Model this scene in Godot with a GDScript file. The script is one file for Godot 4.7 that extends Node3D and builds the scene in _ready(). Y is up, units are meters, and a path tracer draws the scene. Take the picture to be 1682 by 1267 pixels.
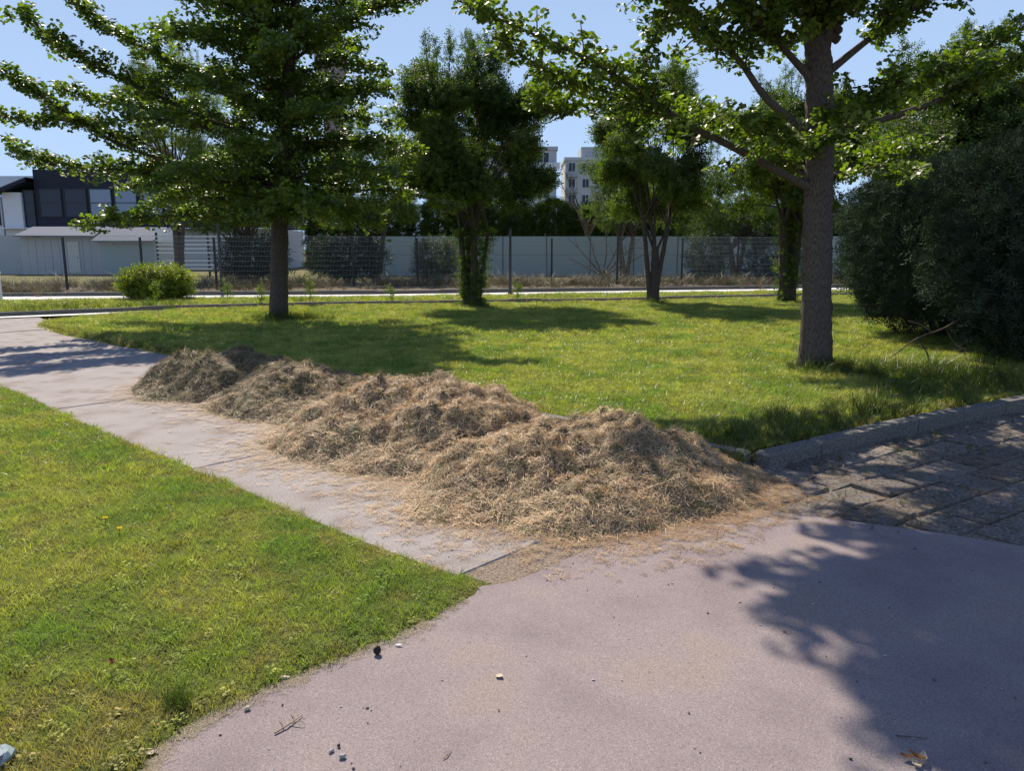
extends Node3D
# A small park lawn beside a footpath: heaps of mown clippings on the path, two fan-leaved trees, a mesh fence, buildings beyond.

const U := Vector3(-0.736, 0.0, -0.677)   # along the footpath
const N := Vector3(0.677, 0.0, -0.736)    # across the footpath
var rng := RandomNumberGenerator.new()
var taken := {}
var noise := FastNoiseLite.new()
var fine := FastNoiseLite.new()

func _ready() -> void:
	rng.seed = 4711
	noise.seed = 3
	noise.frequency = 1.0
	noise.fractal_octaves = 3
	fine.seed = 8
	fine.frequency = 1.0
	set_camera()
	set_light()
	make_materials()
	make_shapes()
	build_ground()
	build_path()
	build_paving()
	build_lawns()
	build_back_road()
	build_buildings()
	build_fence()
	build_far_plants()
	build_trees()
	build_shrubs()
	build_heaps()
	build_lawn_plants()
	build_litter()

func set_camera() -> void:
	var c := Camera3D.new()
	c.name = "camera"
	c.fov = 53.02
	c.near = 0.05
	c.far = 2000.0
	add_child(c)
	c.position = Vector3(0, 1.6, 0)
	c.rotation = Vector3(deg_to_rad(-10.156), 0, 0)
	c.current = true

func set_light() -> void:
	var e := Environment.new()
	e.background_mode = Environment.BG_SKY
	var s := ProceduralSkyMaterial.new()
	s.sky_top_color = lin(0.05, 0.10, 0.30)
	s.sky_horizon_color = lin(0.37, 0.51, 0.72)
	s.sky_curve = 0.6
	s.ground_bottom_color = lin(0.10, 0.10, 0.08)
	s.ground_horizon_color = lin(0.4, 0.45, 0.5)
	s.sun_angle_max = 20.0
	var sky := Sky.new()
	sky.sky_material = s
	e.sky = sky
	e.tonemap_mode = Environment.TONE_MAPPER_LINEAR
	e.tonemap_exposure = 1.5
	e.sdfgi_enabled = true
	e.ssao_enabled = true
	e.ssil_enabled = true
	var w := WorldEnvironment.new()
	w.name = "world"
	w.environment = e
	add_child(w)
	var sun := DirectionalLight3D.new()
	sun.name = "sun"
	sun.light_energy = 1.6
	sun.light_angular_distance = 0.55
	sun.light_color = Color(1.0, 0.955, 0.88)
	sun.shadow_enabled = true
	add_child(sun)
	sun.look_at_from_position(Vector3(-0.33, 1.0, -0.90), Vector3.ZERO, Vector3.UP)

# ---------------------------------------------------------------- helpers
func lin(r: float, g: float, b: float) -> Color:
	return Color(r, g, b).linear_to_srgb()

func numbered(called: String) -> String:
	var k: int = taken.get(called, 0)
	taken[called] = k + 1
	return called if k == 0 else "%s_%03d" % [called, k]

func tag(o: Node, label: String, category := "", group := "", kind := "") -> Node:
	if label: o.set_meta("label", label)
	if category: o.set_meta("category", category)
	if group: o.set_meta("group", group)
	if kind: o.set_meta("kind", kind)
	return o

func base(called: String, where: Vector3, label: String, category: String, group := "", kind := "") -> Node3D:
	var o := Node3D.new()
	o.name = numbered(called)
	add_child(o)
	o.position = where
	tag(o, label, category, group, kind)
	return o

func part(called: String, mesh: Mesh, m: Material, parent: Node, where := Transform3D()) -> MeshInstance3D:
	var o := MeshInstance3D.new()
	o.name = called if parent != self else numbered(called)
	o.mesh = mesh
	o.material_override = m
	o.transform = where
	parent.add_child(o, true)
	return o

func scatter(called: String, mesh: Mesh, m: Material, xs: Array, cs: PackedColorArray, parent: Node) -> MultiMeshInstance3D:
	var mm := MultiMesh.new()
	mm.transform_format = MultiMesh.TRANSFORM_3D
	mm.use_colors = true
	mm.mesh = mesh
	mm.instance_count = xs.size()
	for i in xs.size():
		mm.set_instance_transform(i, xs[i])
		mm.set_instance_color(i, cs[i])
	var o := MultiMeshInstance3D.new()
	o.name = called if parent != self else numbered(called)
	o.multimesh = mm
	o.material_override = m
	o.set_meta("kind", "stuff")
	parent.add_child(o, true)
	return o

func rv(k := 1.0) -> Vector3:
	return Vector3(rng.randf_range(-k, k), rng.randf_range(-k, k), rng.randf_range(-k, k))

func aligned(dir: Vector3, roll: float, size := 1.0) -> Basis:
	var y := dir.normalized()
	var x := y.cross(Vector3(0.31, 0.2, 0.93)).normalized()
	var b := Basis(x, y, x.cross(y))
	return Basis(b.x.rotated(y, roll) * size, y * size, b.z.rotated(y, roll) * size)

class Shape:
	var v := PackedVector3Array()
	var n := PackedVector3Array()
	var c := PackedColorArray()
	var uv := PackedVector2Array()
	func tri(a: Vector3, b: Vector3, d: Vector3, col := Color.WHITE) -> void:
		v.append(a); v.append(b); v.append(d)
		c.append(col); c.append(col); c.append(col)
	func quad(a: Vector3, b: Vector3, d: Vector3, e: Vector3, col := Color.WHITE) -> void:
		tri(a, b, d, col)
		tri(a, d, e, col)
	func box(lo: Vector3, hi: Vector3, col := Color.WHITE) -> void:
		var p := [Vector3(lo.x, lo.y, lo.z), Vector3(hi.x, lo.y, lo.z), Vector3(hi.x, lo.y, hi.z), Vector3(lo.x, lo.y, hi.z), Vector3(lo.x, hi.y, lo.z), Vector3(hi.x, hi.y, lo.z), Vector3(hi.x, hi.y, hi.z), Vector3(lo.x, hi.y, hi.z)]
		quad(p[4], p[5], p[6], p[7], col)
		quad(p[3], p[2], p[1], p[0], col)
		quad(p[7], p[6], p[2], p[3], col)
		quad(p[5], p[4], p[0], p[1], col)
		quad(p[4], p[7], p[3], p[0], col)
		quad(p[6], p[5], p[1], p[2], col)
	func tube(pts: Array, radii: Array, sides := 6, col := Color.WHITE) -> void:
		var prev: Array = []
		var prevn: Array = []
		var x := Vector3.ZERO
		for i in pts.size():
			var d: Vector3 = (pts[mini(i + 1, pts.size() - 1)] - pts[maxi(i - 1, 0)]).normalized()
			if x == Vector3.ZERO:
				x = d.cross(Vector3(0.21, 0.13, 0.97)).normalized()
			x = (x - d * x.dot(d)).normalized()
			var z := x.cross(d)
			var ring: Array = []
			var rn: Array = []
			for k in sides:
				var a := TAU * k / sides
				var o := x * cos(a) + z * sin(a)
				ring.append(pts[i] + o * radii[i])
				rn.append(o)
			if i > 0:
				for k in sides:
					var k2 := (k + 1) % sides
					v.append(prev[k]); v.append(ring[k2]); v.append(ring[k])
					v.append(prev[k]); v.append(prev[k2]); v.append(ring[k2])
					n.append(prevn[k]); n.append(rn[k2]); n.append(rn[k])
					n.append(prevn[k]); n.append(prevn[k2]); n.append(rn[k2])
					for q in 6:
						c.append(col)
			prev = ring
			prevn = rn
	func done() -> ArrayMesh:
		var a := []
		a.resize(Mesh.ARRAY_MAX)
		a[Mesh.ARRAY_VERTEX] = v
		if n.size() == v.size():
			a[Mesh.ARRAY_NORMAL] = n
		if uv.size() == v.size():
			a[Mesh.ARRAY_TEX_UV] = uv
		a[Mesh.ARRAY_COLOR] = c
		var m := ArrayMesh.new()
		m.add_surface_from_arrays(Mesh.PRIMITIVE_TRIANGLES, a)
		return m

func box_mesh(lo: Vector3, hi: Vector3) -> ArrayMesh:
	var s := Shape.new()
	s.box(lo, hi)
	return s.done()

# a block with chamfered upper edges, its top slightly uneven
func slab_mesh(a: Vector3, b: Vector3, d: Vector3, e: Vector3, thick: float, ch := 0.008) -> ArrayMesh:
	var s := Shape.new()
	var mid := (a + b + d + e) / 4.0
	var top := [a, b, d, e]
	var ins := []
	for p in top:
		var t: Vector3 = mid - p
		t.y = 0
		ins.append(p + t.normalized() * ch * 1.4)
	for k in 4:
		top[k] = top[k] - Vector3(0, ch, 0)
	s.quad(ins[0], ins[1], ins[2], ins[3])
	for k in 4:
		var k2 := (k + 1) % 4
		s.quad(top[k], top[k2], ins[k2], ins[k])
		s.quad(top[k] - Vector3(0, thick, 0), top[k2] - Vector3(0, thick, 0), top[k2], top[k])
	return s.done()

func spline(pts: Array, per := 6) -> Array:
	var out := []
	for i in pts.size() - 1:
		var p0: Vector3 = pts[maxi(i - 1, 0)]
		var p1: Vector3 = pts[i]
		var p2: Vector3 = pts[i + 1]
		var p3: Vector3 = pts[mini(i + 2, pts.size() - 1)]
		for k in per:
			out.append(p1.cubic_interpolate(p2, p0, p3, float(k) / per))
	out.append(pts[-1])
	return out

func path_point(s: float, n: float, y := 0.0) -> Vector3:
	return U * s + N * n + Vector3(0, y, 0)

# signed distance to a closed outline on the ground, positive inside
func inside_by(poly: PackedVector2Array, p: Vector2) -> float:
	var best := 1e9
	var inn := false
	var j := poly.size() - 1
	for i in poly.size():
		var a := poly[i]
		var b := poly[j]
		var ab := b - a
		var t := clampf((p - a).dot(ab) / ab.length_squared(), 0.0, 1.0)
		best = minf(best, (a + ab * t).distance_squared_to(p))
		if (a.y > p.y) != (b.y > p.y) and p.x < (b.x - a.x) * (p.y - a.y) / (b.y - a.y) + a.x:
			inn = not inn
		j = i
	return sqrt(best) if inn else -sqrt(best)

func flat_polygon(poly: PackedVector2Array, y: float) -> ArrayMesh:
	var s := Shape.new()
	var t := Geometry2D.triangulate_polygon(poly)
	for i in range(0, t.size(), 3):
		var p := []
		for k in 3:
			var q := poly[t[i + k]]
			p.append(Vector3(q.x, y, q.y))
		if (p[1] - p[0]).cross(p[2] - p[0]).y > 0:
			s.tri(p[0], p[2], p[1])
		else:
			s.tri(p[0], p[1], p[2])
	return s.done()

func sheet(x0: float, x1: float, z0: float, z1: float, step: float, height: Callable) -> ArrayMesh:
	var nx := int(ceil((x1 - x0) / step)) + 1
	var nz := int(ceil((z1 - z0) / step)) + 1
	var pts := PackedVector3Array()
	var ok := PackedByteArray()
	for k in nz:
		for i in nx:
			var x := x0 + i * step
			var z := z0 + k * step
			var y: float = height.call(x, z)
			pts.append(Vector3(x, y, z))
			ok.append(1 if y > -0.5 else 0)
	var idx := PackedInt32Array()
	for k in nz - 1:
		for i in nx - 1:
			var a := k * nx + i
			if ok[a] and ok[a + 1] and ok[a + nx] and ok[a + nx + 1]:
				idx.append_array([a, a + 1, a + nx + 1, a, a + nx + 1, a + nx])
	var nrm := PackedVector3Array()
	nrm.resize(pts.size())
	for t in range(0, idx.size(), 3):
		var f := (pts[idx[t + 2]] - pts[idx[t]]).cross(pts[idx[t + 1]] - pts[idx[t]])
		for q in 3:
			nrm[idx[t + q]] += f
	for q in nrm.size():
		nrm[q] = nrm[q].normalized() if nrm[q].length_squared() > 0 else Vector3.UP
	var arr := []
	arr.resize(Mesh.ARRAY_MAX)
	arr[Mesh.ARRAY_VERTEX] = pts
	arr[Mesh.ARRAY_NORMAL] = nrm
	arr[Mesh.ARRAY_INDEX] = idx
	var m := ArrayMesh.new()
	m.add_surface_from_arrays(Mesh.PRIMITIVE_TRIANGLES, arr)
	return m

# ---------------------------------------------------------------- materials
var M := {}
var ramp_cache := {}

func grain(freq: float, cols: Array, size := 512, octaves := 4, sd := 1, kind := FastNoiseLite.TYPE_SIMPLEX_SMOOTH) -> ImageTexture:
	var f := FastNoiseLite.new()
	f.seed = sd
	f.noise_type = kind
	f.frequency = freq
	f.fractal_octaves = octaves
	var g := Gradient.new()
	var offs := PackedFloat32Array()
	var cc := PackedColorArray()
	for k in cols.size():
		offs.append(float(k) / (cols.size() - 1))
		cc.append(cols[k])
	g.offsets = offs
	g.colors = cc
	var src := f.get_seamless_image(size, size, false, false, 0.12)
	var im := Image.create(size, size, false, Image.FORMAT_RGB8)
	for y in size:
		for x in size:
			im.set_pixel(x, y, g.sample(clampf((src.get_pixel(x, y).r - 0.18) / 0.64, 0.0, 1.0)))
	return ImageTexture.create_from_image(im)

# crushed stone set in a binder: every chip its own tone
func chips(base: Color, spread: float, odd: float, sd: int) -> ImageTexture:
	var r := RandomNumberGenerator.new()
	r.seed = sd
	var im := Image.create(1024, 1024, false, Image.FORMAT_RGB8)
	for y in 1024:
		for x in 1024:
			var k := r.randf_range(1.0 - spread, 1.0 + spread)
			var o := r.randf()
			if o < odd:
				k *= 0.5
			elif o > 1.0 - odd:
				k *= 1.55
			im.set_pixel(x, y, Color(base.r * k, base.g * k, base.b * k).linear_to_srgb())
	return ImageTexture.create_from_image(im)

func plain(called: String, c: Color, rough := 0.9, spec := 0.3) -> StandardMaterial3D:
	var m := StandardMaterial3D.new()
	m.resource_name = called
	m.albedo_color = c
	m.roughness = rough
	m.metallic_specular = spec
	M[called] = m
	return m

func textured(called: String, tex: Texture2D, per_metre: float, rough := 0.9, bump: Texture2D = null, bump_cm := 0.0, coarse: Texture2D = null, coarse_per_metre := 0.3) -> StandardMaterial3D:
	var m := plain(called, Color.WHITE, rough)
	m.albedo_texture = tex
	m.uv1_triplanar = true
	m.uv1_world_triplanar = true
	m.uv1_scale = Vector3.ONE * per_metre
	if bump:
		m.heightmap_enabled = true
		m.heightmap_texture = bump
		m.heightmap_scale = bump_cm
	if coarse:
		m.detail_enabled = true
		m.detail_albedo = coarse
		m.detail_blend_mode = BaseMaterial3D.BLEND_MODE_MUL
		m.detail_uv_layer = BaseMaterial3D.DETAIL_UV_2
		m.uv2_triplanar = true
		m.uv2_world_triplanar = true
		m.uv2_scale = Vector3.ONE * coarse_per_metre
	return m

func leafy(called: String, through: Color, rough := 0.55, spec := 0.35) -> StandardMaterial3D:
	var m := plain(called, Color.WHITE, rough, spec)
	m.vertex_color_use_as_albedo = true
	m.backlight_enabled = true
	m.backlight = through
	return m

func make_materials() -> void:
	var grey_bump := grain(0.03, [Color(0.2, 0.2, 0.2), Color(0.8, 0.8, 0.8)], 512, 5, 21)
	var fine_bump := grain(0.16, [Color(0.2, 0.2, 0.2), Color(0.8, 0.8, 0.8)], 512, 3, 22)
	var speck := chips(Color(0.262, 0.223, 0.214), 0.22, 0.05, 5)
	var patches := grain(0.012, [Color(0.91, 0.90, 0.91), Color(0.95, 0.945, 0.95), Color(0.98, 0.98, 0.98), Color(1.0, 0.99, 0.96)], 512, 5, 6)
	textured("asphalt", speck, 0.37, 0.92, null, 0.0, patches, 0.23)
	M.asphalt.albedo_color = Color(0.985, 0.975, 0.985)
	var conc := grain(0.07, [lin(0.21, 0.184, 0.175), lin(0.28, 0.25, 0.243), lin(0.31, 0.28, 0.273), lin(0.38, 0.35, 0.342)], 1024, 5, 7)
	var stains := grain(0.015, [Color(0.86, 0.83, 0.80), Color(0.95, 0.94, 0.93), Color(0.98, 0.98, 0.98), Color(1, 1, 1)], 512, 5, 9)
	textured("concrete", conc, 0.9, 0.93, fine_bump, 0.05, stains, 0.27)
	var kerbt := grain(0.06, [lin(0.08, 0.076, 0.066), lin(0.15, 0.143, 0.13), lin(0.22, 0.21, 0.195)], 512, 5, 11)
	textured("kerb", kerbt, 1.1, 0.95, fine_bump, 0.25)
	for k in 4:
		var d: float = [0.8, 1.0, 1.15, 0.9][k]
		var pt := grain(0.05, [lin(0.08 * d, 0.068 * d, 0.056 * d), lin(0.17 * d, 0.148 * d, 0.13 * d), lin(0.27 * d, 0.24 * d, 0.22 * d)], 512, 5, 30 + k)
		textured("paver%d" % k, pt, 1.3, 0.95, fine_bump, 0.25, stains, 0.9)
	var soilt := grain(0.05, [lin(0.06, 0.045, 0.03), lin(0.12, 0.095, 0.065), lin(0.19, 0.15, 0.105)], 512, 5, 13)
	textured("soil", soilt, 1.2, 1.0, grey_bump, 1.5)
	var dirtt := grain(0.06, [lin(0.12, 0.09, 0.065), lin(0.20, 0.155, 0.12), lin(0.29, 0.235, 0.19)], 512, 5, 14)
	textured("dirt", dirtt, 1.5, 1.0, fine_bump, 0.4)
	var turft := grain(0.06, [lin(0.06, 0.07, 0.018), lin(0.11, 0.12, 0.03), lin(0.16, 0.155, 0.05)], 512, 5, 15)
	var turfc := grain(0.02, [Color(0.8, 0.75, 0.7), Color(1, 1, 1), Color(0.95, 1, 0.85)], 512, 4, 16)
	textured("turf", turft, 2.0, 1.0, grey_bump, 2.0, turfc, 0.3)
	var fieldt := grain(0.04, [lin(0.09, 0.085, 0.03), lin(0.16, 0.15, 0.055), lin(0.22, 0.19, 0.09)], 512, 5, 17)
	textured("field", fieldt, 0.25, 1.0)
	var thatcht := grain(0.08, [lin(0.06, 0.045, 0.025), lin(0.14, 0.105, 0.06), lin(0.22, 0.165, 0.095), lin(0.30, 0.23, 0.14)], 512, 5, 18)
	textured("thatch", thatcht, 2.2, 1.0, grey_bump, 3.0)
	var thatchg := grain(0.08, [lin(0.045, 0.04, 0.02), lin(0.10, 0.088, 0.045), lin(0.16, 0.135, 0.075), lin(0.23, 0.19, 0.11)], 512, 5, 19)
	textured("thatch_green", thatchg, 2.2, 1.0, grey_bump, 3.0)
	var barkt := grain(0.05, [lin(0.05, 0.038, 0.031), lin(0.115, 0.09, 0.075), lin(0.20, 0.165, 0.14)], 512, 5, 23)
	var barkb := grain(0.035, [Color(0, 0, 0), Color(0.35, 0.35, 0.35), Color(1, 1, 1)], 512, 3, 24)
	var bk := textured("bark", barkt, 1.0, 0.95, barkb, 0.6)
	bk.uv1_scale = Vector3(4.0, 0.5, 4.0)
	var roadt := grain(0.05, [lin(0.5, 0.48, 0.46), lin(0.6, 0.58, 0.56), lin(0.66, 0.64, 0.62)], 512, 5, 25)
	textured("back_road", roadt, 0.5, 0.95)
	leafy("ginkgo_leaf", lin(0.8, 1.0, 0.14), 0.42, 0.5)
	leafy("leaf", lin(0.7, 0.9, 0.14), 0.5, 0.35)
	leafy("needle", lin(0.10, 0.16, 0.05), 0.85, 0.15)
	leafy("grass", lin(0.85, 0.95, 0.30), 0.42, 0.5)
	leafy("straw", lin(0.22, 0.19, 0.13), 0.55, 0.45)
	leafy("clover", lin(0.6, 0.8, 0.2), 0.8, 0.15)
	plain("white_wall", lin(0.62, 0.63, 0.66), 0.85)
	plain("grey_wall", lin(0.42, 0.43, 0.45), 0.85)
	plain("pale_wall", lin(0.55, 0.55, 0.52), 0.85)
	plain("dark_metal", lin(0.02, 0.022, 0.025), 0.55, 0.5)
	plain("dark_panel", lin(0.02, 0.024, 0.04), 0.6, 0.3)
	plain("wire", lin(0.22, 0.25, 0.23), 0.5, 0.5)
	plain("metal_roof", lin(0.085, 0.105, 0.15), 0.8, 0.3)
	plain("screen", lin(0.33, 0.39, 0.39), 0.9)
	plain("brown_wall", lin(0.24, 0.19, 0.18), 0.9)
	plain("white_paint", lin(0.72, 0.74, 0.75), 0.6)
	plain("brown_leaf", lin(0.22, 0.11, 0.045), 0.8)
	plain("pale_leaf", lin(0.5, 0.42, 0.30), 0.8)
	plain("stone", lin(0.34, 0.32, 0.30), 0.9)
	plain("dark_stone", lin(0.035, 0.03, 0.028), 0.95)
	plain("twig", lin(0.10, 0.075, 0.055), 0.9)
	plain("pale_twig", lin(0.32, 0.24, 0.17), 0.9)
	plain("dandelion", lin(0.75, 0.55, 0.02), 0.8)
	plain("stalk", lin(0.10, 0.16, 0.03), 0.8)
	plain("plastic", lin(0.22, 0.28, 0.31), 0.35, 0.5)
	var g := plain("glass", lin(0.03, 0.04, 0.065), 0.3, 0.4)
	g.metallic = 0.0
	plain("blue_glass", lin(0.20, 0.26, 0.36), 0.3, 0.5)

# ---------------------------------------------------------------- leaf and grass shapes
var fan := []
var twig := []
var spray := []
var tuft := []
var tall := []
var clover: ArrayMesh
var straw := []
var broadweed: ArrayMesh

func make_shapes() -> void:
	for k in 3:
		fan.append(fan_cluster())
		twig.append(leaf_twig())
		spray.append(needle_spray())
		straw.append(straw_wisp(0.14))
	for k in 4:
		tuft.append(grass_tuft(16, 0.032, 0.028, 0.060, 0.0034))
	for k in 2:
		tuft.append(grass_tuft(24, 0.065, 0.03, 0.065, 0.006))
		tall.append(grass_tuft(16, 0.06, 0.12, 0.34, 0.006))
	clover = leaf_rosette(9, 0.035, 0.011)
	broadweed = leaf_rosette(12, 0.05, 0.03)

func fan_cluster() -> ArrayMesh:
	var s := Shape.new()
	for i in 7:
		var a := TAU * i / 7.0 + rng.randf_range(-0.4, 0.4)
		var out := Vector3(cos(a), rng.randf_range(-0.35, 0.7), sin(a)).normalized()
		var b := out * rng.randf_range(0.03, 0.055)
		var dir := (out + Vector3(0, rng.randf_range(-0.9, 0.1), 0)).normalized()
		var side := dir.cross(Vector3(0, 1, 0) + rv(0.5)).normalized()
		var up := side.cross(dir)
		var l := rng.randf_range(0.045, 0.065)
		var w := l * rng.randf_range(0.6, 0.8)
		var col := Color(1, 1, 1) * rng.randf_range(0.75, 1.2)
		col.a = 1
		s.tri(Vector3.ZERO, b + side * 0.0012, b - side * 0.0012, col)
		var tip := b + dir * l
		var e1 := b + dir * l * 0.62 + side * w - up * 0.006
		var e2 := b + dir * l * 0.62 - side * w - up * 0.006
		var m1 := b + dir * l * 1.06 + side * w * 0.5
		var m2 := b + dir * l * 1.06 - side * w * 0.5
		var notch := b + dir * l * 0.84 + up * 0.006
		s.tri(b, m1, e1, col)
		s.tri(b, notch, m1, col)
		s.tri(b, m2, notch, col)
		s.tri(b, e2, m2, col)
	return s.done()

func leaf_twig() -> ArrayMesh:
	var s := Shape.new()
	s.tri(Vector3(-0.003, 0, 0), Vector3(0.003, 0, 0), Vector3(0, 0.24, 0), Color(0.4, 0.3, 0.25))
	for i in 11:
		var h := 0.03 + 0.021 * i
		var a := i * 2.4 + rng.randf_range(-0.3, 0.3)
		var out := Vector3(cos(a), rng.randf_range(0.0, 0.9), sin(a)).normalized()
		if i == 10:
			out = Vector3(0.1, 1, 0.1).normalized()
		var side := out.cross(Vector3.UP + rv(0.3)).normalized()
		var up := side.cross(out)
		var b := Vector3(0, h, 0) + out * 0.012
		var l := rng.randf_range(0.055, 0.085)
		var w := l * 0.30
		var m := b + out * l * 0.45 - up * 0.004
		var col := Color(1, 1, 1) * rng.randf_range(0.75, 1.25)
		col.a = 1
		var tip := b + out * l - up * l * 0.12
		s.tri(b, m + side * w + up * 0.008, tip, col)
		s.tri(b, tip, m - side * w + up * 0.008, col)
	return s.done()

func needle_spray() -> ArrayMesh:
	var s := Shape.new()
	for i in 7:
		var a := rng.randf_range(0, TAU)
		var dir := Vector3(cos(a) * 0.8, rng.randf_range(0.3, 1.0), sin(a) * 0.8).normalized()
		var l := rng.randf_range(0.10, 0.22)
		var side := dir.cross(rv()).normalized()
		var col := Color(1, 1, 1) * rng.randf_range(0.6, 1.3)
		col.a = 1
		for k in 6:
			var p := dir * l * k / 6.0
			var t := (dir * 0.5 + side * (1.0 if k % 2 else -1.0) + rv(0.3)).normalized() * 0.05
			s.tri(p - dir * 0.006, p + t, p + dir * 0.009, col)
	return s.done()

func grass_tuft(blades: int, spread: float, low: float, high: float, width: float) -> ArrayMesh:
	var s := Shape.new()
	for i in blades:
		var a := rng.randf_range(0, TAU)
		var r := sqrt(rng.randf()) * spread
		var p := Vector3(cos(a) * r, -0.012, sin(a) * r)
		var h := rng.randf_range(low, high)
		var lean := Vector3(rng.randf_range(-1, 1), 0, rng.randf_range(-1, 1)) * h * 1.0
		var side := Vector3(rng.randf_range(-1, 1), 0, rng.randf_range(-1, 1)).normalized() * width * 0.5
		var mid := p + Vector3(0, h * 0.6, 0) + lean * 0.35
		var tip := p + Vector3(0, h, 0) + lean
		var col := Color(1, 1, 1) * rng.randf_range(0.65, 1.25)
		if rng.randf() < 0.2:
			col = Color(1.6, 1.25, 1.6)
		col.a = 1
		s.quad(p - side, mid - side * 0.8, mid + side * 0.8, p + side, col)
		s.tri(mid - side * 0.8, tip, mid + side * 0.8, col)
	return s.done()

func leaf_rosette(leaves: int, spread: float, size: float) -> ArrayMesh:
	var s := Shape.new()
	for i in leaves:
		var a := rng.randf_range(0, TAU)
		var r := sqrt(rng.randf()) * spread
		var p := Vector3(cos(a) * r, rng.randf_range(0.01, 0.03), sin(a) * r)
		var d := (Vector3(cos(a), rng.randf_range(-0.2, 0.5), sin(a))).normalized() * size
		var q := d.cross(Vector3.UP + rv(0.3)).normalized() * size * 0.6
		var col := Color(1, 1, 1) * rng.randf_range(0.7, 1.25)
		col.a = 1
		s.quad(p - d, p + q, p + d, p - q, col)
	return s.done()

func straw_wisp(reach: float) -> ArrayMesh:
	var s := Shape.new()
	for i in 18:
		var a := rng.randf_range(0, TAU)
		var p := Vector3(rng.randf_range(-1, 1), 0, rng.randf_range(-1, 1)) * reach * 0.45 + Vector3(0, rng.randf_range(-0.004, 0.016), 0)
		var d := Vector3(cos(a), rng.randf_range(-0.15, 0.25), sin(a)) * rng.randf_range(0.010, 0.042)
		var bend := rv(0.006)
		var side := Vector3(-sin(a), rng.randf_range(-0.5, 0.5), cos(a)) * rng.randf_range(0.0009, 0.0018)
		var col: Color = [Color(1.25, 1.2, 1.12), Color(0.95, 0.9, 0.82), Color(0.62, 0.57, 0.5), Color(1.05, 0.95, 0.8), Color(0.8, 0.82, 0.62)][rng.randi() % 5]
		s.quad(p - d - side, p + bend - side, p + bend + side, p - d + side, col)
		s.quad(p + bend - side, p + d - side, p + d + side, p + bend + side, col)
	return s.done()

# ---------------------------------------------------------------- ground, path, paving, lawns
var lawn_near := PackedVector2Array([Vector2(-0.13, -3.49), Vector2(-0.26, -3.58), Vector2(-0.46, -3.73), Vector2(-0.8, -4.02), Vector2(-1.25, -4.44), Vector2(-1.8, -4.97), Vector2(-2.45, -5.56), Vector2(-3.27, -6.29), Vector2(-4.13, -7.1), Vector2(-5.0, -7.97), Vector2(-5.97, -8.87), Vector2(-10.0, -12.7), Vector2(-14.0, -12.7), Vector2(-14.0, -0.5), Vector2(-1.5, -0.5), Vector2(-1.12, -1.6), Vector2(-1.13, -2.15), Vector2(-1.15, -2.26), Vector2(-1.10, -2.36), Vector2(-1.03, -2.46), Vector2(-0.9, -2.61), Vector2(-0.76, -2.74), Vector2(-0.51, -2.97), Vector2(-0.38, -3.12), Vector2(-0.22, -3.34)])
var lawn_mid := PackedVector2Array([Vector2(1.85, -5.66), Vector2(1.25, -6.14), Vector2(-2.0, -8.85), Vector2(-5.09, -11.43), Vector2(-6.35, -12.5), Vector2(-8.36, -14.28), Vector2(-9.35, -15.36), Vector2(-9.9, -16.2), Vector2(-9.75, -17.4), Vector2(-8.4, -19.6), Vector2(-4.0, -20.95), Vector2(2.8, -22.35), Vector2(8.0, -24.1), Vector2(15.0, -26.0), Vector2(15.0, -13.0), Vector2(6.6, -8.65), Vector2(4.18, -7.18), Vector2(2.9, -6.38)])
var lawn_strip := PackedVector2Array([Vector2(-22.0, -15.9), Vector2(-14.0, -17.2), Vector2(-11.8, -17.95), Vector2(-8.5, -20.0), Vector2(-4.04, -21.4), Vector2(2.84, -22.83), Vector2(8.11, -24.72), Vector2(18.0, -27.2), Vector2(20.0, -29.0), Vector2(8.73, -26.5), Vector2(-4.13, -23.75), Vector2(-14.54, -21.95), Vector2(-22.0, -21.1)])

func near_height(x: float, z: float) -> float:
	var d := inside_by(lawn_near, Vector2(x, z))
	if d < -0.25:
		return -1.0
	return clampf(d / 0.10, -1.0, 1.0) * 0.018 + 0.002 + (noise.get_noise_2d(x * 1.3, z * 1.3) * 0.02 * clampf(d * 3.0, 0.0, 1.0))

func mid_height(x: float, z: float) -> float:
	var d := inside_by(lawn_mid, Vector2(x, z))
	if d < -0.5:
		return -1.0
	return smoothstep(-0.03, 0.14, d) * 0.11 - 0.045 + (noise.get_noise_2d(x * 0.5, z * 0.5) * 0.05 * clampf(d, 0.0, 1.0))

func strip_height(x: float, z: float) -> float:
	var d := inside_by(lawn_strip, Vector2(x, z))
	if d < -0.6:
		return -1.0
	return clampf(d / 0.2, -1.0, 1.0) * 0.06 + 0.045 + noise.get_noise_2d(x * 0.4, z * 0.4) * 0.03

func build_ground() -> void:
	var g := part("ground", sheet(-420, 420, -420, 60, 20, func(x, z): return -0.06), M.field, self)
	tag(g, "dry open field stretching away beyond the mesh fence", "ground", "", "structure")
	var road := PackedVector2Array([Vector2(-1.0, -0.3), Vector2(-1.6, -2.3), Vector2(-0.55, -3.3), Vector2(-0.25, -3.45)])
	var p := path_point(2.38, 2.6)
	road.append(Vector2(p.x, p.z))
	p = path_point(2.33, 4.12)
	road.append(Vector2(p.x, p.z))
	for q in [Vector2(1.35, -4.62), Vector2(1.54, -4.57), Vector2(1.86, -4.44), Vector2(2.16, -4.30), Vector2(2.45, -4.17), Vector2(2.78, -3.98), Vector2(3.6, -3.6), Vector2(5.5, -2.9), Vector2(9.0, -2.2), Vector2(12.0, 6.0), Vector2(-12.0, 6.0), Vector2(-12.0, -0.3)]:
		road.append(q)
	tag(part("road", flat_polygon(road, 0.0), M.asphalt, self), "pinkish grey asphalt road surface beside the footpath end", "road", "", "structure")

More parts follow.
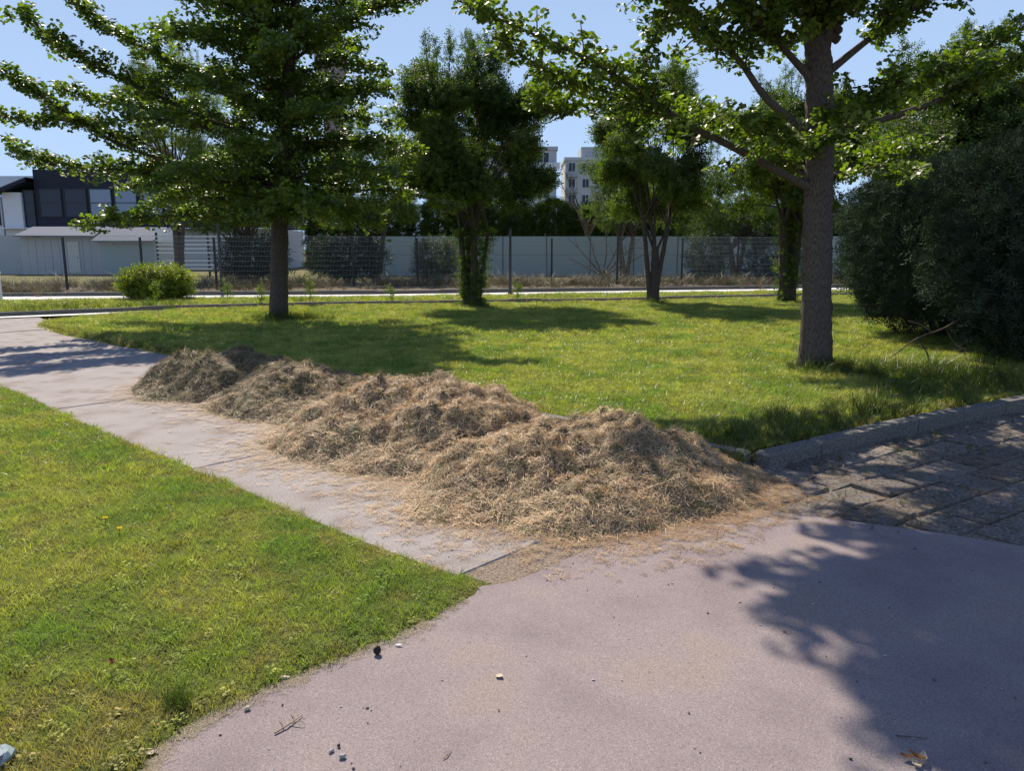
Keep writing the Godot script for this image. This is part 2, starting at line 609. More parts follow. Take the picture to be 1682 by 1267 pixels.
func build_path() -> void:
	var root := base("footpath", Vector3.ZERO, "pale concrete footpath in long slabs running past the heaps", "path", "", "structure")
	var cuts := [2.62, 5.42, 8.50, 11.2, 14.1, 17.0, 20.0, 23.0]
	for i in cuts.size() - 1:
		var s0: float = cuts[i] + 0.012
		var s1: float = cuts[i + 1] - 0.012
		var dy := rng.randf_range(-0.003, 0.003) if i > 0 else 0.0
		var n0 := 2.2
		var n1 := 5.2
		var a := path_point(s0, n0, dy)
		var b := path_point(s1, n0, dy + rng.randf_range(-0.003, 0.003))
		var d := path_point(s1, n1, dy + rng.randf_range(-0.003, 0.003))
		var e := path_point(s0, n1, dy)
		part("slab", slab_mesh(a, e, d, b, 0.10), M.concrete, root)
	# broken tarry earth between the last slab and the road, and packed soil in the joints
	var s := PackedVector2Array()
	for q in [path_point(2.2, 1.9), path_point(2.63, 1.9), path_point(2.63, 5.4), path_point(2.0, 5.4)]:
		s.append(Vector2(q.x, q.z))
	tag(part("dirt_strip", flat_polygon(s, -0.006), M.dirt, self), "strip of bare brown earth between footpath and road", "soil", "", "structure")
	var j := PackedVector2Array()
	for q in [path_point(2.64, 2.3), path_point(24.0, 2.3), path_point(24.0, 5.2), path_point(2.64, 5.2)]:
		j.append(Vector2(q.x, q.z))
	part("joint_soil", flat_polygon(j, -0.022), M.soil, root)
	var gutter := PackedVector2Array()
	for q in [Vector2(-22.0, -15.2), Vector2(-14.0, -16.6), Vector2(-11.6, -17.3), Vector2(-8.4, -19.2), Vector2(-4.0, -20.8), Vector2(2.8, -22.25), Vector2(8.0, -24.0), Vector2(16, -26.0), Vector2(16, -26.8), Vector2(8.11, -24.60), Vector2(2.84, -22.71), Vector2(-4.04, -21.28), Vector2(-8.46, -19.83), Vector2(-11.78, -17.74), Vector2(-14.0, -17.1), Vector2(-22.0, -15.8)]:
		gutter.append(q)
	tag(part("gutter", flat_polygon(gutter, 0.03), M.back_road, self), "narrow pale concrete gutter along the low kerb beyond the lawn", "path", "", "structure")
	var ext := PackedVector2Array()
	for q in [path_point(17.0, 1.0), path_point(23.0, -4.0), path_point(27.0, 2.0), path_point(24.0, 6.2), path_point(19.0, 5.6), path_point(17.0, 5.2)]:
		ext.append(Vector2(q.x, q.z))
	tag(part("path_apron", flat_polygon(ext, 0.008), M.concrete, self), "pale concrete apron where the footpath meets the far gutter", "path", "", "structure")

func kerb_line(root: Node, pts: Array, width: float, height: float, length: float, m: Material) -> void:
	for i in pts.size() - 1:
		var a: Vector3 = pts[i]
		var b: Vector3 = pts[i + 1]
		var count := maxi(1, int(round(a.distance_to(b) / length)))
		var dir := (b - a).normalized()
		var out := dir.cross(Vector3.UP) * width
		for k in count:
			var p := a.lerp(b, float(k) / count) + dir * 0.005
			var q := a.lerp(b, float(k + 1) / count) - dir * 0.005
			var up := Vector3(0, height + rng.randf_range(-0.012, 0.012), 0)
			var j := out.normalized() * rng.randf_range(-0.008, 0.008)
			part("kerb_stone", slab_mesh(p + up + j, q + up + j, q + up + out + j, p + up + out + j, height + 0.05, 0.018), m, root)

func build_paving() -> void:
	var root := base("kerb", Vector3.ZERO, "shaded concrete kerb edging the lawn corner by the paving", "kerb", "", "structure")
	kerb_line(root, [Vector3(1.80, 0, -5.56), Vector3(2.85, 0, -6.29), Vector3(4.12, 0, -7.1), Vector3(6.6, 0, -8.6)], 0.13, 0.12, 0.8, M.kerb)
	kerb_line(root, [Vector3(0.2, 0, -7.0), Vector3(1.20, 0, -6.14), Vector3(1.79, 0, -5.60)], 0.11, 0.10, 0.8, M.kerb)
	var low := base("kerb", Vector3.ZERO, "low weedy kerb stones along the far edge of the lawn", "kerb", "", "structure")
	kerb_line(low, [Vector3(-22, 0.03, -15.85), Vector3(-14.0, 0.03, -17.15), Vector3(-11.78, 0.03, -17.79), Vector3(-8.46, 0.03, -19.88), Vector3(-4.04, 0.03, -21.33), Vector3(2.84, 0.03, -22.76), Vector3(8.11, 0.03, -24.65), Vector3(16, 0.03, -26.9)], -0.15, 0.10, 1.0, M.kerb)
	var pav := base("paving", Vector3.ZERO, "worn uneven concrete pavers between kerb and asphalt road", "paving", "", "structure")
	var area := PackedVector2Array([Vector2(1.30, -4.66), Vector2(1.54, -4.60), Vector2(1.86, -4.47), Vector2(2.16, -4.33), Vector2(2.45, -4.20), Vector2(2.78, -4.01), Vector2(3.6, -3.63), Vector2(5.5, -2.95), Vector2(9.0, -2.25), Vector2(11.0, -6.0), Vector2(9.0, -9.6), Vector2(6.65, -8.50), Vector2(4.16, -7.0), Vector2(2.89, -6.20), Vector2(1.84, -5.46), Vector2(1.62, -5.5), Vector2(1.35, -5.25)])
	var du := Vector2(0.83, -0.557)
	var dv := Vector2(0.557, 0.83)
	var o := Vector2(1.80, -5.5)
	for r in range(-1, 20):
		for c in range(-4, 22):
			var shift := 0.20 * (r % 2)
			var mid := o + du * (c * 0.40 + shift) + dv * (r * 0.30 + 0.17)
			if inside_by(area, mid) < 0.06:
				continue
			var tilt := rng.randf_range(-0.012, 0.012)
			var sink := rng.randf_range(-0.012, 0.004)
			var turn := rng.randf_range(-0.03, 0.03)
			var cu := du.rotated(turn)
			var cv := dv.rotated(turn)
			var h := [Vector2(-1, -1), Vector2(1, -1), Vector2(1, 1), Vector2(-1, 1)]
			var q := []
			for k in 4:
				var w: Vector2 = mid + cu * h[k].x * rng.randf_range(0.180, 0.194) + cv * h[k].y * rng.randf_range(0.131, 0.145)
				q.append(Vector3(w.x, sink + tilt * h[k].x + rng.randf_range(-0.002, 0.002), w.y))
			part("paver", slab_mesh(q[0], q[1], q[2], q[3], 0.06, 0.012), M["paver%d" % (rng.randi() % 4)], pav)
	part("bedding", flat_polygon(area, -0.026), M.dirt, pav)

func build_lawns() -> void:
	var a := part("lawn", sheet(-14.0, 0.2, -13.0, -0.4, 0.10, near_height), M.turf, self)
	tag(a, "mottled mown lawn in the wedge between footpath and road", "lawn", "", "structure")
	var b := part("lawn", sheet(-11.0, 15.5, -26.5, -5.0, 0.22, mid_height), M.turf, self)
	tag(b, "sunlit mown lawn behind the heaps, under the trees", "lawn", "", "structure")
	var c := part("lawn", sheet(-22.5, 20.5, -29.5, -15.0, 0.3, strip_height), M.turf, self)
	tag(c, "narrow grass strip between the low kerb and the bright back road", "lawn", "", "structure")
	grass_cover()

func grass_tint(x: float, z: float, dry: float) -> Color:
	var a := noise.get_noise_2d(x * 0.9 + 40.0, z * 0.9) * 0.5 + 0.5
	var b := fine.get_noise_2d(x * 3.1, z * 3.1 + 90.0) * 0.5 + 0.5
	var green := Vector3(0.25, 0.30, 0.075)
	var lush := Vector3(0.19, 0.27, 0.062)
	var yellow := Vector3(0.40, 0.385, 0.115)
	var brown := Vector3(0.34, 0.26, 0.13)
	var c := lush.lerp(green, smoothstep(0.25, 0.5, a)).lerp(yellow, smoothstep(0.36, 0.72, a * 0.6 + b * 0.45) * 0.9)
	c = c.lerp(brown, clampf(smoothstep(0.5, 0.85, b + dry * 0.5 - 0.12) * 0.75, 0.0, 1.0))
	c *= rng.randf_range(0.9, 1.75)
	return Color(c.x, c.y, c.z)

func cover(called: String, label: String, poly: PackedVector2Array, height: Callable, x0: float, x1: float, z0: float, z1: float, step: float, kinds: Array, size: float, wanted: Callable, dry: Callable) -> void:
	var xs := []
	var cs := []
	for k in kinds:
		xs.append([])
		cs.append(PackedColorArray())
	var z := z0
	while z < z1:
		var x := x0
		while x < x1:
			var px := x + rng.randf_range(-0.5, 0.5) * step
			var pz := z + rng.randf_range(-0.5, 0.5) * step
			x += step
			if not wanted.call(px, pz):
				continue
			var d := inside_by(poly, Vector2(px, pz)) + fine.get_noise_2d(px * 5.0, pz * 5.0) * 0.05
			if d < 0.0:
				continue
			var which := rng.randi() % kinds.size()
			if kinds[which] == clover and rng.randf() < 0.65:
				which = 0
			var sz := size * rng.randf_range(0.65, 1.25) * (0.85 + 0.3 * noise.get_noise_2d(px * 2.0, pz * 2.0))
			var b := Basis(Vector3.UP, rng.randf_range(0, TAU)).scaled(Vector3(sz, sz * rng.randf_range(0.7, 1.2), sz))
			xs[which].append(Transform3D(b, Vector3(px, height.call(px, pz), pz)))
			cs[which].append(grass_tint(px, pz, dry.call(px, pz)))
		z += step
	var root := base(called, Vector3.ZERO, label, "grass", "", "stuff")
	for k in kinds.size():
		scatter("clover" if kinds[k] == clover else "grass_blades", kinds[k], M.clover if kinds[k] == clover else M.grass, xs[k], cs[k], root)

func grass_cover() -> void:
	var everywhere := func(x, z): return true
	var close := func(x, z): return z > -5.2 and x > -4.5 + (z + 2.0) * 0.6
	var further := func(x, z): return z <= -5.1 and x > -9.5
	var dry_near := func(x, z): return 0.16 + 0.75 * smoothstep(0.55, 0.0, Vector2(x + 1.55, z + 2.1).length() * 0.7) + 0.25 * smoothstep(0.35, 0.0, absf(inside_by(lawn_near, Vector2(x, z))))
	cover("lawn_grass", "short mottled green and yellow grass on the wedge lawn", lawn_near, near_height, -7.0, 0.1, -5.3, -1.2, 0.030, [tuft[0], tuft[1], tuft[2], tuft[3], clover], 0.95, close, dry_near)
	cover("lawn_grass", "short mown grass on the wedge lawn further along the footpath", lawn_near, near_height, -9.5, 0.1, -12.5, -5.1, 0.045, [tuft[0], tuft[1], tuft[4], tuft[5]], 1.0, further, dry_near)
	var dry_mid := func(x, z): return 0.05 + 0.25 * smoothstep(-14.0, -21.0, z) + 0.6 * smoothstep(0.55, 0.05, inside_by(lawn_mid, Vector2(x, z)))
	var near_mid := func(x, z): return z > -12.0
	var far_mid := func(x, z): return z <= -11.9
	cover("lawn_grass", "bright backlit short grass on the lawn behind the heaps", lawn_mid, mid_height, -6.5, 10.0, -12.2, -5.4, 0.055, [tuft[4], tuft[5], tuft[2]], 1.15, near_mid, dry_mid)
	cover("lawn_grass", "bright short grass round the feet of the far lawn trees", lawn_mid, mid_height, -10.5, 14.0, -26.0, -11.9, 0.085, [tuft[4], tuft[5]], 1.5, far_mid, dry_mid)
	cover("lawn_grass", "uneven grass on the strip beside the bright back road", lawn_strip, strip_height, -20.0, 18.0, -29.0, -15.5, 0.11, [tuft[4], tuft[5]], 2.0, everywhere, func(x, z): return 0.3)

func build_back_road() -> void:
	var road := PackedVector2Array([Vector2(-60, -18.6), Vector2(-22.0, -21.2), Vector2(-14.54, -22.02), Vector2(-4.13, -23.82), Vector2(8.73, -26.6), Vector2(20, -29.2), Vector2(60, -40), Vector2(60, -44.0), Vector2(22, -33.2), Vector2(9.87, -30.11), Vector2(-4.61, -26.6), Vector2(-16.67, -25.29), Vector2(-24, -24.6), Vector2(-60, -22.0)])
	tag(part("road", flat_polygon(road, 0.01), M.back_road, self), "bright pale concrete road running along the mesh fence", "road", "", "structure")
	var root := base("kerb", Vector3.ZERO, "dark low kerb along the fence side of the back road", "kerb", "", "structure")
	kerb_line(root, [Vector3(-24, 0, -24.65), Vector3(-16.67, 0, -25.35), Vector3(-4.61, 0, -26.66), Vector3(9.87, 0, -30.17), Vector3(22, 0, -33.3)], -0.15, 0.13, 2.0, M.kerb)
	var verge := PackedVector2Array([Vector2(-24, -24.8), Vector2(-16.67, -25.5), Vector2(-4.61, -26.8), Vector2(9.87, -30.3), Vector2(22, -33.45), Vector2(22, -37), Vector2(9, -36), Vector2(-4, -35), Vector2(-17, -32), Vector2(-24, -30)])
	tag(part("verge", flat_polygon(verge, 0.05), M.soil, self), "weedy earth verge at the foot of the mesh fence", "verge", "", "structure")

# ---------------------------------------------------------------- fence and buildings
var fence_points := []

func build_fence() -> void:
	var root := base("mesh_fence", Vector3.ZERO, "dark posts and thin welded wire panels of the fence beyond the back road", "fence")
	var line := [Vector3(-26.9, 0.03, -26.0), Vector3(-16.46, 0.03, -28.84), Vector3(-3.89, 0.03, -32.2), Vector3(7.2, 0.03, -33.2), Vector3(22.0, 0.03, -35.5)]
	var posts := []
	for i in line.size() - 1:
		var c := int(round(line[i].distance_to(line[i + 1]) / 2.6))
		for k in c:
			posts.append(line[i].lerp(line[i + 1], float(k) / c))
	posts.append(line[-1])
	fence_points = posts
	var pm := Shape.new()
	pm.box(Vector3(-0.035, -0.1, -0.035), Vector3(0.035, 1.90, 0.035))
	pm.box(Vector3(-0.04, 1.90, -0.04), Vector3(0.04, 1.93, 0.04))
	var post_mesh := pm.done()
	for p in posts:
		part("post", post_mesh, M.dark_metal, root, Transform3D(Basis(), p))
	for i in posts.size() - 1:
		var a: Vector3 = posts[i]
		var b: Vector3 = posts[i + 1]
		var l := a.distance_to(b) - 0.09
		var s := Shape.new()
		var count := int(l / 0.055)
		for k in count + 1:
			var x := -l / 2 + l * k / count
			s.box(Vector3(x - 0.003, 0.05, -0.003), Vector3(x + 0.003, 2.0, 0.003))
		for k in 11:
			var y := 0.08 + k * 0.19
			s.box(Vector3(-l / 2, y - 0.0035, 0.004), Vector3(l / 2, y + 0.0035, 0.011))
		var ang := atan2(-(b.z - a.z), b.x - a.x)
		part("wire_panel", s.done(), M.wire, root, Transform3D(Basis(Vector3.UP, ang), (a + b) / 2))
	for q in [[Vector3(-9.9, 0.0, -26.6), 2.35, "tall slim dark pole at the road edge behind the yellow-green bush"], [Vector3(-0.06, 0.0, -26.55), 2.2, "slim dark pole standing alone at the edge of the back road"]]:
		var s := Shape.new()
		s.tube([Vector3(0, 0, 0), Vector3(0, 0.12, 0), Vector3(0, 0.14, 0), Vector3(0, q[1] - 0.05, 0), Vector3(0, q[1], 0)], [0.085, 0.08, 0.05, 0.045, 0.02], 10)
		var o := base("road_pole", q[0], q[2], "pole", "poles by the back road")
		part("shaft", s.done(), M.dark_metal, o)
		part("foot_plate", box_mesh(Vector3(-0.13, -0.02, -0.13), Vector3(0.13, 0.03, 0.13)), M.dark_metal, o)
		part("cap", box_mesh(Vector3(-0.05, q[1] - 0.03, -0.05), Vector3(0.05, q[1] + 0.02, 0.05)), M.dark_metal, o)
	var w := base("marker_post", Vector3(-14.5, 0.0, -21.9), "short white painted marker post beside the back road", "post")
	part("shaft", box_mesh(Vector3(-0.09, 0, -0.09), Vector3(0.09, 0.86, 0.09)), M.white_paint, w)
	part("top", box_mesh(Vector3(-0.11, 0.865, -0.11), Vector3(0.11, 0.93, 0.11)), M.white_paint, w)
	part("foot", box_mesh(Vector3(-0.12, -0.03, -0.12), Vector3(0.12, 0.10, 0.12)), M.dark_metal, w)

func wall_box(root: Node, called: String, x0: float, x1: float, y0: float, y1: float, z0: float, z1: float, m: Material) -> MeshInstance3D:
	return part(called, box_mesh(Vector3(x0, y0, z0), Vector3(x1, y1, z1)), m, root)

# a recessed window on a wall that faces +z: a frame with sill, panes behind
func window(root: Node, x0: float, x1: float, y0: float, y1: float, z: float, cols: int, rows: int, fm: Material, gm: Material) -> void:
	var f := Shape.new()
	var t := 0.06
	f.box(Vector3(x0, y0, z), Vector3(x0 + t, y1, z + 0.06))
	f.box(Vector3(x1 - t, y0, z), Vector3(x1, y1, z + 0.06))
	f.box(Vector3(x0 + t, y0, z), Vector3(x1 - t, y0 + t, z + 0.06))
	f.box(Vector3(x0 + t, y1 - t, z), Vector3(x1 - t, y1, z + 0.06))
	for k in range(1, cols):
		var x := lerpf(x0, x1, float(k) / cols)
		f.box(Vector3(x - t / 2, y0 + t, z), Vector3(x + t / 2, y1 - t, z + 0.05))
	for k in range(1, rows):
		var y := lerpf(y0, y1, float(k) / rows)
		f.box(Vector3(x0 + t, y - t / 2, z), Vector3(x1 - t, y + t / 2, z + 0.045))
	var o := part("window", f.done(), fm, root)
	for c in cols:
		for r in rows:
			part("pane", box_mesh(Vector3(lerpf(x0, x1, float(c) / cols) + t / 2, lerpf(y0, y1, float(r) / rows) + t / 2, z + 0.005), Vector3(lerpf(x0, x1, float(c + 1) / cols) - t / 2, lerpf(y0, y1, float(r + 1) / rows) - t / 2, z + 0.02)), gm, o)

func build_buildings() -> void:
	# modern low building far left
	var b := base("office_building", Vector3(-32.0, -0.06, -60.0), "low modern building with dark glazed upper storey and white walls", "building")
	wall_box(b, "wall", -26.0, -4.1, 0.0, 7.1, -9.0, -2.0, M.white_wall)
	wall_box(b, "wall", -6.3, -4.9, 0.0, 5.7, -2.0, 0.3, M.white_wall)
	wall_box(b, "wall", -26.0, -6.9, 0.0, 5.4, -2.0, -0.4, M.white_wall)
	wall_box(b, "upper_storey", -4.0, 14.0, 3.1, 7.4, -9.0, 0.0, M.dark_panel)
	wall_box(b, "lower_wall", -4.0, 14.0, 0.0, 3.0, -8.0, -0.3, M.grey_wall)
	wall_box(b, "ledge", -6.5, 14.2, 3.005, 3.09, -1.0, 0.9, M.white_wall)
	var cano := Shape.new()
	cano.quad(Vector3(-6.6, 5.75, 1.0), Vector3(-4.0, 6.75, 1.0), Vector3(-4.0, 6.75, -2.0), Vector3(-6.6, 5.75, -2.0))
	cano.quad(Vector3(-6.6, 5.55, 1.0), Vector3(-6.6, 5.75, 1.0), Vector3(-4.0, 6.75, 1.0), Vector3(-4.0, 6.45, 1.0))
	cano.quad(Vector3(-6.6, 5.55, 1.0), Vector3(-4.0, 6.45, 1.0), Vector3(-4.0, 6.45, -2.0), Vector3(-6.6, 5.55, -2.0))
	part("canopy", cano.done(), M.dark_panel, b)
	window(b, -4.85, -4.05, 3.15, 5.9, 0.05, 1, 3, M.dark_metal, M.glass)
	for k in 9:
		window(b, -3.7 + k * 1.9, -2.0 + k * 1.9, 3.9, 6.0, 0.02, 1, 2, M.dark_metal, M.blue_glass if k in [2, 3, 4] else M.glass)
	window(b, -8.6, -7.0, 3.3, 5.2, -0.38, 1, 3, M.dark_metal, M.glass)
	for k in 4:
		window(b, -16.5 + k * 2.4, -14.6 + k * 2.4, 1.0, 2.6, -0.38, 2, 1, M.dark_metal, M.glass)
	# two service sheds
	var s1 := base("service_shed", Vector3(-27.3, -0.06, -47.5), "grey boarded shed with a pale door and lean-to metal roof", "shed", "sheds behind the mesh fence")
	shed(s1, -2.4, 2.3, 2.25, 2.85, true)
	var s2 := base("service_shed", Vector3(-23.0, -0.06, -47.0), "grey shed with blue-grey metal roof and white gable end", "shed", "sheds behind the mesh fence")
	shed(s2, -1.8, 1.75, 1.95, 2.80, false)
	part("gable_panel", box_mesh(Vector3(1.80, 1.95, -1.8), Vector3(2.15, 2.75, 0.25)), M.white_paint, s2)
	var yard := base("boundary_wall", Vector3(-33.5, -0.06, -48.5), "grey panelled boundary wall beside the boarded shed", "wall")
	for k in 5:
		wall_box(yard, "panel", -7.0 + k * 2.15, -4.92 + k * 2.15, 0.0, 2.35, -0.1, 0.1, M.grey_wall)
		wall_box(yard, "pilaster", -4.92 + k * 2.15, -4.80 + k * 2.15, 0.0, 2.5, -0.15, 0.16, M.pale_wall)
	# slatted timber screen
	var sl := base("slat_screen", Vector3(-18.7, -0.06, -46.0), "open screen of pale horizontal slats beside the white gable", "screen")
	for k in 9:
		wall_box(sl, "slat", -2.1, 2.4, 0.35 + k * 0.235, 0.43 + k * 0.235, -0.02, 0.02, M.white_paint if k != 3 else M.grey_wall)
	for k in 4:
		wall_box(sl, "post", -2.1 + k * 1.5 - 0.05, -2.1 + k * 1.5 + 0.05, 0.0, 2.5, -0.12, -0.025, M.dark_metal)
	# windbreak screen on posts
	var wb := base("windbreak", Vector3(4.0, -0.06, -45.0), "long grey-green windbreak panels below the clipped conifers", "screen")
	for k in 17:
		wall_box(wb, "panel", -14.5 + k * 2.5, -12.04 + k * 2.5, 0.0, 1.22, -0.03, 0.03, M.screen)
		wall_box(wb, "panel", -14.5 + k * 2.5, -12.04 + k * 2.5, 1.235, 2.26, -0.028, 0.028, M.screen)
		wall_box(wb, "post", -14.54 + k * 2.5, -14.50 + k * 2.5, 0.0, 2.3, -0.05, 0.05, M.dark_metal)
	# apartment blocks far away
	apartment(Vector3(-2.0, -0.06, -140.0), 19.6, 18.3, 6, M.grey_wall, "far grey apartment block with banded balconies behind the dense round tree", true)
	apartment(Vector3(21.0, -0.06, -150.0), 22.0, 17.6, 6, M.pale_wall, "far pale apartment block with a window grid above the conifer hedge", false)
	var wt := base("water_tower", Vector3(-44.2, -0.06, -200.0), "tall brown tower with a wider head seen through the tree tops", "tower")
	var t := Shape.new()
	t.tube([Vector3(0, 0, 0), Vector3(0, 41, 0)], [2.6, 2.2], 16)
	part("shaft", t.done(), M.brown_wall, wt)
	var h := Shape.new()
	h.tube([Vector3(0, 41.02, 0), Vector3(0, 43, 0), Vector3(0, 48.5, 0), Vector3(0, 48.6, 0), Vector3(0, 53, 0), Vector3(0, 53.1, 0)], [2.3, 3.7, 3.9, 2.9, 2.8, 0.05], 16)
	part("head", h.done(), M.brown_wall, wt)
	for k in 6:
		var a := TAU * k / 6.0
		part("rib", box_mesh(Vector3(-0.15, 0, -0.15), Vector3(0.15, 4.6, 0.15)), M.grey_wall, wt, Transform3D(Basis(), Vector3(cos(a) * 3.95, 43.5, sin(a) * 3.95)))

func shed(root: Node, x0: float, x1: float, low: float, high: float, door: bool) -> void:
	var boards := int((x1 - x0) / 0.45)
	wall_box(root, "body", x0 + 0.03, x1 - 0.03, 0.0, low - 0.02, -3.0, -0.03, M.grey_wall)
	for k in boards:
		var a := lerpf(x0, x1, float(k) / boards)
		var c := lerpf(x0, x1, float(k + 1) / boards)
		wall_box(root, "board", a + 0.008, c - 0.008, 0.02, low, -0.025, 0.01 + 0.006 * (k % 2), M.grey_wall)
	var r := Shape.new()
	var t := Vector3(0, 0.06, 0)
	var p := [Vector3(x0 - 0.1, low + 0.02, 0.45), Vector3(x1 + 0.02, low + 0.02, 0.45), Vector3(x1 + 0.02, high, -1.6), Vector3(x0 - 0.1, high, -1.6)]
	r.quad(p[0] + t, p[3] + t, p[2] + t, p[1] + t)
	r.quad(p[0], p[1], p[2], p[3])
	r.quad(p[0], p[0] + t, p[1] + t, p[1])
	part("roof", r.done(), M.metal_roof, root)
	if door:
		part("door", box_mesh(Vector3(0.45, 0.1, 0.02), Vector3(1.15, 2.0, 0.06)), M.pale_wall, root)
		part("handle", box_mesh(Vector3(1.0, 1.0, 0.065), Vector3(1.08, 1.03, 0.10)), M.dark_metal, root)
	else:
		part("shutter", box_mesh(Vector3(x0 + 0.15, 0.05, 0.02), Vector3(x1 - 0.2, 1.75, 0.05)), M.screen, root)

func apartment(where: Vector3, wide: float, high: float, floors: int, m: Material, label: String, banded: bool) -> void:
	var b := base("apartment_block", where, label, "building")
	wall_box(b, "wall", -wide / 2, wide / 2, 0.0, high, -12.0, 0.0, m)
	wall_box(b, "parapet", -wide / 2 - 0.2, wide / 2 + 0.2, high + 0.01, high + 0.6, -12.2, 0.2, m)
	if not banded:
		wall_box(b, "roof_room", -wide / 2 + 3.0, wide / 2 - 4.0, high + 0.62, high + 2.6, -9.0, -1.0, M.grey_wall)
	var step := high / floors
	var bays := int(wide / 2.6)
	for f in floors:
		for k in bays:
			var x := -wide / 2 + 0.6 + k * 2.6
			window(b, x, x + (2.1 if banded else 1.3), f * step + 0.9, f * step + step - 0.35, 0.02, 2, 1, M.white_paint, M.glass)
		if banded:
			wall_box(b, "balcony", -wide / 2 + 0.3, wide / 2 + 0.5, f * step - 0.1, f * step + 0.85, 0.1, 1.2, M.white_wall)
		else:
			for k in range(0, bays, 2):
				var x := -wide / 2 + 0.4 + k * 2.6
				wall_box(b, "balcony", x, x + 1.9, f * step - 0.1, f * step + 0.8, 0.1, 1.1, M.grey_wall)

# ---------------------------------------------------------------- trees
class Crown:
	var xs := [[], [], []]
	var cs := [PackedColorArray(), PackedColorArray(), PackedColorArray()]
	func put(k: int, t: Transform3D, c: Color) -> void:
		xs[k].append(t)
		cs[k].append(c)

func ginkgo_tint() -> Color:
	var c := Vector3(0.095, 0.15, 0.034).lerp(Vector3(0.25, 0.31, 0.06), rng.randf()) * rng.randf_range(0.7, 1.25)
	return Color(c.x, c.y, c.z)

func leaf_tint(light: float) -> Color:
	var c := Vector3(0.062, 0.105, 0.028).lerp(Vector3(0.23, 0.285, 0.05), clampf(light + rng.randf_range(-0.25, 0.25), 0.0, 1.0)) * rng.randf_range(0.75, 1.25)
	return Color(c.x, c.y, c.z)

# clothe a branch in spur shoots
func clothe(crown: Crown, pts: Array, from: float, gap: float, loose: float, size: float) -> void:
	var total := 0.0
	for i in pts.size() - 1:
		total += pts[i].distance_to(pts[i + 1])
	var walked := 0.0
	var next := total * from
	for i in pts.size() - 1:
		var l: float = pts[i].distance_to(pts[i + 1])
		while next < walked + l and l > 0.0:
			var p: Vector3 = pts[i].lerp(pts[i + 1], (next - walked) / l)
			var off := rv(loose)
			off.y *= 0.7
			crown.put(rng.randi() % 3, Transform3D(aligned(Vector3.UP + rv(0.7), rng.randf_range(0, TAU), size * rng.randf_range(0.75, 1.25)), p + off), ginkgo_tint())
			next += gap * rng.randf_range(0.5, 1.5)
		walked += l

# a limb with side shoots, wood and leaves
func limb(wood: Shape, crown: Crown, way: Array, r0: float, bare: float, shoots: int, shoot_len: float, size: float, gap: float) -> void:
	var pts := spline(way, 5)
	var radii := []
	for i in pts.size():
		radii.append(lerpf(r0, 0.008, pow(float(i) / (pts.size() - 1), 0.75)))
	wood.tube(pts, radii, 7 if r0 > 0.04 else 5)
	clothe(crown, pts, bare, gap, 0.13, size)
	for k in shoots:
		var t := lerpf(maxf(bare - 0.12, 0.06), 0.97, (k + rng.randf()) / shoots)
		var i := mini(int(t * (pts.size() - 1)), pts.size() - 2)
		var dir: Vector3 = (pts[i + 1] - pts[i]).normalized()
		var side := dir.cross(Vector3.UP).normalized() * (1.0 if k % 2 else -1.0)
		var d := (dir * rng.randf_range(0.3, 1.0) + side * rng.randf_range(0.5, 1.1) + Vector3(0, rng.randf_range(-0.6, 0.75), 0)).normalized()
		var l := shoot_len * rng.randf_range(0.45, 1.15) * (1.0 - 0.45 * t)
		var p: Vector3 = pts[i]
		var sub := [p, p + d * l * 0.5 + Vector3(0, l * 0.05, 0), p + d * l + Vector3(0, -l * rng.randf_range(0.0, 0.18), 0)]
		var sp := spline(sub, 3)
		var rr := []
		for q in sp.size():
			rr.append(lerpf(maxf(0.008, r0 * 0.28 * (1.0 - t * 0.6)), 0.004, float(q) / (sp.size() - 1)))
		wood.tube(sp, rr, 4)
		clothe(crown, sp, 0.08, gap, 0.12, size)

func finish_tree(root: Node3D, wood: Shape, crown: Crown, shapes: Array, m: Material, called := "crown") -> void:
	part("branches", wood.done(), M.bark, root)
	var c := Node3D.new()
	c.name = called
	root.add_child(c, true)
	for k in 3:
		scatter("leaves", shapes[k], m, crown.xs[k], crown.cs[k], c)

func shifted(pts: Array, o: Vector3) -> Array:
	var out := []
	for p in pts:
		out.append(p - o)
	return out

func trunk_mesh(way: Array, radii: Array, flare: float) -> ArrayMesh:
	var pts := spline(way, 22 if flare < 0.3 else 8)
	var s := Shape.new()
	var rr := []
	for i in pts.size():
		var f := float(i) / (pts.size() - 1) * (radii.size() - 1)
		var k := mini(int(f), radii.size() - 2)
		var r := lerpf(radii[k], radii[k + 1], f - k)
		var h: float = pts[i].y
		rr.append(r * (1.0 + flare * exp(-maxf(h, 0.0) * 6.0)) * (1.0 + 0.015 * sin(i * 0.7)))
	s.tube(pts, rr, 44 if flare < 0.3 else 16)
	# ridged outline: press shallow furrows into the bark
	for i in s.v.size():
		var p := s.v[i]
		var a := s.n[i]
		var f := absf(fine.get_noise_3d(p.x * 20.0, p.y * 2.6, p.z * 20.0))
		s.v[i] = p + a * (f * 0.045 - 0.012)
	return s.done()

